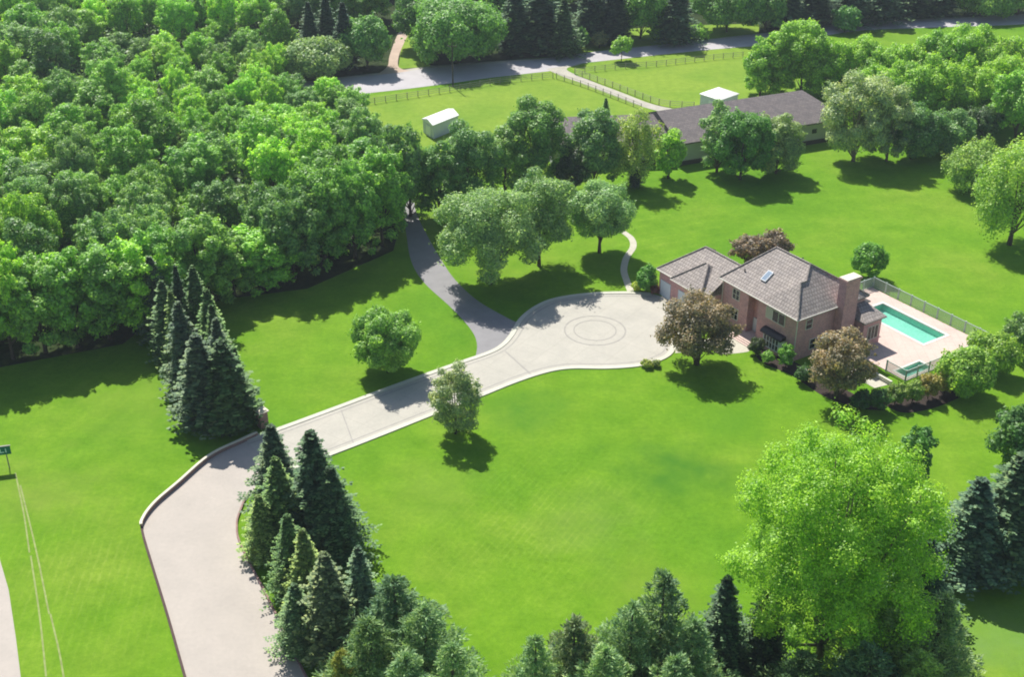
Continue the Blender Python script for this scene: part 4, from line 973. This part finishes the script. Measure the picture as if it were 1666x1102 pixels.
RB = [(439, 691, 12.5, 100, BLUE, 'blue spruce at the top of near clump, over the driveway mouth'), (447, 744, 12.0, 92, (.055, .10, .036), 'green spruce just below the blue one by the drive wall'), (504, 702, 15.0, 124, DK, 'tallest dark spruce with a thin tip, on lawn side of clump'),
    (536, 760, 12.0, 104, (.032, .066, .032), 'wide dark spruce tucked right behind the tallest one'), (420, 806, 8.5, 70, LT, 'short light green spruce leaning over the drive wall'), (466, 838, 10.8, 82, GRN, 'mid-size green spruce in the middle of clump'),
    (491, 862, 11.2, 84, (.075, .115, .040), 'yellow-green spruce right of clump middle'), (527, 900, 12.5, 112, (.058, .085, .046), 'grey-tipped round-topped spruce near the bottom of drive'), (582, 890, 12.0, 86, (.050, .088, .058), 'slender blue-grey spruce at lawn edge above the pines'),
    (478, 950, 8.5, 80, (.050, .090, .045), 'low spruce close against the drive wall at the bottom')]
for i, (ax, ay, h, wd, c, lb) in enumerate(RB): spruce(ax, ay, h, wd, c, lb, i, True, group='spruces in the near clump beside the entrance drive')
RC = [(1599, 778, 12.5, 112, (.036, .068, .048), 'single blue-grey spruce casting a pointed shadow at right'), (1668, 738, 14.0, 130, (.042, .075, .044), 'spruce cut by the right picture edge'), (1512, 872, 10.5, 96, (.022, .048, .030), 'dark spruce half hidden right of lime-green tree'),
    (1184, 938, 12.5, 86, (.028, .055, .034), 'narrow dark spruce left of the lime-green tree trunk'), (1252, 962, 10.0, 80, (.030, .058, .030), 'dark spruce under the left side of lime-green crown'), (1450, 985, 9.5, 84, (.026, .05, .028), 'dark spruce under the right side of lime-green crown')]
for i, (ax, ay, h, wd, c, lb) in enumerate(RC): spruce(ax, ay, h, wd*1.2, c, lb, i, True)
spruce(1036, 246, 7.0, 26, DK, 'slim dark evergreen at foot of the belt before the barn', 0, name='evergreen_tree')
spruce(986, 159, 5.0, 20, (.05, .11, .035), 'tiny evergreen behind the left barn roof', 1, name='evergreen_tree')
# dark conifers beyond the road
DK = (.032, .062, .038)
RD = [(880, -30, 17, 92, DK, 'wide dark conifer right of the huge round tree'), (838, -26, 17, 70, DK, 'dark conifer just behind the huge round tree'), (918, -2, 14, 60, (.035, .068, .03), 'shorter conifer at the edge of the sunny verge'),
    (528, -8, 16, 54, DK, 'dark conifer right of centre in group above road end'), (556, 2, 16, 50, (.02, .045, .03), 'dark conifer next to the rounded tree above road end'), (500, 2, 15, 50, DK, 'dark conifer on the left of group above road end'),
    (965, -50, 18, 70, DK, 'dark conifer beyond road at centre top'), (1002, -40, 17, 66, (.03, .05, .035), 'brownish dark conifer beyond road near centre top'), (1105, -40, 17, 70, DK, 'dark conifer beyond road between two green trees'),
    (1290, -62, 17, 70, DK, 'first dark conifer of the top right line'), (1335, -66, 17, 66, (.03, .055, .032), 'second dark conifer of the top right line'), (1395, -66, 17, 74, DK, 'third dark conifer of the top right line'),
    (1445, -70, 17, 70, DK, 'fourth dark conifer of the top right line'), (1495, -70, 16, 70, (.03, .055, .03), 'fifth dark conifer of the top right line'), (1545, -74, 16, 66, DK, 'last dark conifer of the top right line')]
for i, (ax, ay, h, wd, c, lb) in enumerate(RD): spruce(ax, ay, h, wd, c, lb, i, name='conifer_tree', group='dark conifers beyond the road')

# soft pines along the bottom edge
PI = [pine_mesh('crown', 31, 11, 3.6), pine_mesh('crown', 32, 11, 3.9, levels=14), pine_mesh('crown', 33, 11, 3.4, levels=16)]
PT = conifer_trunk('trunk', 11, .22)
PG = (.092, .158, .085); PD = (.066, .120, .070); PW = (.115, .188, .100)
PL = [(640, 942, 11.0, 132, PD, 'darker pine at top of the bottom-left pine group'), (690, 990, 11.0, 128, PG, 'grey-green pine on lawn side of the bottom-left group'), (600, 1010, 10.5, 120, (.075, .13, .06), 'green pine on drive side of the bottom-left group'),
    (735, 1052, 10.5, 110, PW, 'pale pine at the right end of bottom-left group'), (660, 1068, 10, 130, PG, 'pine cut by the bottom edge in bottom-left group'), (553, 1062, 7.5, 64, (.12, .14, .035), 'small yellowish pine beside the lower drive spruces'),
    (1082, 936, 13.5, 112, (.085, .14, .085), 'tallest narrow pine of the bottom middle group'), (1030, 986, 11.5, 118, PG, 'pine just left of the tallest bottom middle pine'), (935, 1012, 11.0, 110, (.078, .115, .066), 'pine second from left of the bottom middle group'),
    (872, 1038, 10.5, 92, PW, 'leftmost pale pine of the bottom middle group'), (985, 1056, 10.5, 124, PW, 'pale pine cut by the bottom edge in middle group'), (1130, 1012, 11.0, 106, PG, 'pine right of the tallest bottom middle pine'),
    (1100, 1072, 10.0, 116, PG, 'pine at the bottom edge left of narrow dark spruce'), (1462, 1000, 11.5, 152, (.13, .19, .075), 'broad olive pine under right side of lime-green tree'), (1540, 972, 12.0, 112, (.11, .165, .095), 'grey-green pine right of the broad olive one'),
    (1420, 1058, 10.5, 140, PD, 'shaded pine at bottom edge below the lime-green tree'), (1500, 1066, 10.0, 130, (.13, .20, .07), 'sunlit pine at bottom edge on the right'), (1310, 1066, 9.5, 120, (.045, .085, .04), 'dark low pine at foot of lime-green tree')]
for i, (ax, ay, h, wd, c, lb) in enumerate(PL):
    h *= 1.08; x, y = apex_tree(ax, ay, h); r = 1.75*wd/2/(FPX/(y*math.cos(PITCH)-(h*.35-CAM_H)*math.sin(PITCH))); rb = (3.6, 3.9, 3.4)[i % 3]
    place('pine_tree', x, y, PI[i % 3], PT, c, (ax*1.3) % 6.28, (r/rb, r/rb, h/11), lb, 'pine')

# ------------------------------------------------------------------ the wood on the left
def in_poly(x, y, P):
    c = False
    for i in range(len(P)):
        (x1, y1), (x2, y2) = P[i], P[i-1]
        if (y1 > y) != (y2 > y) and x < (x2-x1)*(y-y1)/(y2-y1)+x1: c = not c
    return c
FT = []
for i, (R_, h, n, lr, kd, lf) in enumerate(((4.6, 14, 58, .23, 'full', .22), (5.2, 15, 70, .20, 'full', .21), (4.2, 13, 44, .27, 'round', .24), (5.0, 13.5, 80, .18, 'full', .20), (4.4, 15, 50, .26, 'full', .24), (5.4, 14, 64, .21, 'round', .22), (4.8, 14.5, 90, .17, 'full', .19))):
    me, L = crown_mesh('crown', 500+i, R_, h, h*(.06 if kd == 'full' else .14), n, lr, .95, lf, kd, ragged=.38, wild=.6); FT.append((me, trunk_mesh('trunk', 500+i, L, h, h*.2, .26), R_, h))
ST = []
for i, (R_, h, n, lr) in enumerate(((3.6, 8, 44, .25), (4.2, 8.5, 70, .20), (3.2, 7.5, 36, .28), (3.9, 9, 80, .18))):
    me, L = crown_mesh('crown', 600+i, R_, h, h*.08, n, lr, .9, .18, 'full', ragged=.42, wild=.6); ST.append((me, trunk_mesh('trunk', 600+i, L, h, h*.2, .16), R_, h))
TONES = {'yellow-green': [(.155, .275, .040), (.175, .295, .052), (.140, .265, .045)], 'mid-green': [(.108, .215, .040), (.122, .225, .052), (.098, .200, .044)], 'blue-green': [(.098, .185, .062), (.120, .205, .078), (.088, .172, .056)]}
rngf = random.Random(5)
LAST = [None]; ORD = 'first second third fourth fifth sixth seventh eighth ninth tenth eleventh twelfth thirteenth fourteenth fifteenth'.split()
def wood_tree(x, y, h, R, big, tone, zone, ztext):
    me, tr, rb, hb = rngf.choice(FT if big else ST); c = rngf.choice(TONES[tone]); k = rngf.uniform(.85, 1.12)
    LAST[0] = place('wood_tree', x, y, me, tr, tuple(v*k for v in c), rngf.uniform(0, 6.28), (R/rb, R/rb, h/hb), f'{tone} broadleaf tree {ztext}', 'tree', f'{tone} trees {zone}')
done = []
def ok(x, y, d): return all((x-a)**2+(y-b)**2 > ((d+e)/2)**2 for a, b, e in done)
# front edge: hand placed bases along the lawn
EDGE = [(-30, 600, 'mid-green'), (22, 592, 'yellow-green'), (75, 583, 'mid-green'), (128, 574, 'mid-green'), (180, 560, 'mid-green'), (228, 545, 'yellow-green'), (278, 528, 'mid-green'), (330, 508, 'mid-green'), (382, 490, 'mid-green'), (432, 478, 'yellow-green'),
        (480, 462, 'blue-green'), (530, 446, 'mid-green'), (578, 428, 'mid-green'), (622, 408, 'mid-green'), (648, 378, 'blue-green')]
for px, py, tone in EDGE:
    x, y = G(px, py-8); h = rngf.uniform(15, 19) if px not in (432, 382) else 10.5; R = rngf.uniform(4.8, 6.2); done.append((x, y, R*1.5))
    wood_tree(x, y, h, R, True, tone, 'along the front edge of the wood', '')
    o = LAST[0]; o['group'] = 'trees along the front edge of the wood'
    o['label'] = ORD[len(done)-1]+' tree from the left along the front edge of the wood'
POLY = [G(*p) for p in ((-60, 590), (0, 575), (200, 540), (370, 470), (520, 440), (640, 385), (655, 330), (625, 270), (588, 222), (560, 180), (530, 160), (470, 158), (505, 120), (400, 85), (470, 40), (460, -8), (300, -70), (-260, -70), (-200, 300))]
cands = []
for _ in range(26000):
    x, y = rngf.uniform(-175, -8), rngf.uniform(140, 400)
    if in_poly(x, y, POLY): cands.append((x, y))
cnt = 0
for x, y in cands:
    px, py = PX(x, y, 0)
    if px < -70 or py < -70: continue
    qx, qy = PX(x, y, 8)
    # thicket of smaller trees through the middle of the wood, taller stands around
    thick = (190 < qx < 620 and 40 < qy < 215) and not (430 < qx and qy < 95)
    low = thick or (rngf.random() < .22)
    R = rngf.uniform(3.3, 4.6) if low else rngf.uniform(4.2, 6.0)
    d = R*1.5 if qy > 150 else R*1.78
    if not ok(x, y, d): continue
    if cnt >= 272: break
    done.append((x, y, d)); cnt += 1
    h = rngf.uniform(6.5, 10) if low else rngf.uniform(11, 16)
    bright = .62 if (330 < qx < 560 and 90 < qy < 190) or qx < 60 or (qy < 60 and qx < 220) else .30
    r_ = rngf.random(); tone = 'yellow-green' if r_ < bright else ('mid-green' if r_ < bright+(1-bright)*.55 else 'blue-green')
    if qy > 330: z = ('just behind the front edge of the wood', 'one row behind the front edge of the wood')
    elif thick: z = ('in the low thicket at the middle of the wood', 'in the low thicket at the middle of the wood')
    elif qy < 130 and qx < 330: z = ('in the far left corner of the wood', 'in the far top left corner of the wood')
    elif qx > 400: z = ('at the right end of the wood towards the road', 'at the right end of the wood towards the road')
    else: z = ('in the deep left part of the wood', 'deep in the left part of the wood')
    wood_tree(x, y, h, R, not low, tone, z[0], z[1])
print('wood trees', cnt+len(EDGE))
# low shrubs filling the floor of the wood
def undergrowth():
    rng = np.random.default_rng(77); P = np.array(POLY); pts = []
    n = 60000; xs = rng.uniform(-120, -10, n); ys = rng.uniform(142, 330, n)
    hh = 2.2+3.0*(np.sin(xs*.55+np.cos(ys*.4)*2)*np.cos(ys*.47+np.sin(xs*.3)*2)*.5+.5)
    keep = np.array([in_poly(a, b, POLY) for a, b in zip(xs, ys)]); xs, ys, hh = xs[keep], ys[keep], hh[keep]
    C = np.stack([xs, ys, hh*rng.uniform(.25, 1, len(xs))], 1); Q = unit(rng.normal(0, .5, (len(xs), 3))+np.array([0, 0, 1.]))
    o = link('undergrowth', quads_mesh('undergrowth', leaves(C, Q, .5, rng), M_leaf)); o.color = (.065, .125, .038, 1)
    tag(o, 'low green undergrowth covering the floor of the wood', 'undergrowth', kind='stuff')
undergrowth()
# woodland beyond the road along the top edge
for r_, (py0, n0, x0, x1) in enumerate(((38, 9, 470, 640), (34, 7, 700, 915), (2, 20, 440, 1250), (-34, 24, 430, 1680), (-75, 26, 420, 1720))):
    for i in range(n0):
        px = x0+(i+.5)*(x1-x0)/n0+rngf.uniform(-12, 12); py = py0+rngf.uniform(-12, 12)-(max(0, px-1000)*.055 if r_ > 1 else 0)
        if 632 < px < 692: continue
        x, y = G(px, py); z = 'left of the sandy track' if px < 660 else ('beyond the road, left of centre' if px < 1000 else 'beyond the road at the top right')
        wood_tree(x, y, rngf.uniform(12, 17), rngf.uniform(5.5, 7.5), True, rngf.choice(['mid-green', 'blue-green', 'blue-green', 'mid-green', 'yellow-green']), 'in the far wood '+z, 'in the far wood '+z)

# ------------------------------------------------------------------ thin summer haze
hz = MB(); hz.box(-720, 720, -170, 1020, -1.5, 93); hm = bpy.data.materials.new('haze_air'); hm.use_nodes = True
ht = hm.node_tree; ht.nodes.remove(ht.nodes['Principled BSDF']); pv = ht.nodes.new('ShaderNodeVolumePrincipled')
pv.inputs['Density'].default_value = .00015; pv.inputs['Color'].default_value = (.78, .88, 1, 1); pv.inputs['Anisotropy'].default_value = .2
ht.links.new(pv.outputs[0], ht.nodes['Material Output'].inputs['Volume']); hz = hz.build('haze', hm); tag(hz, 'thin summer haze', kind='stuff')
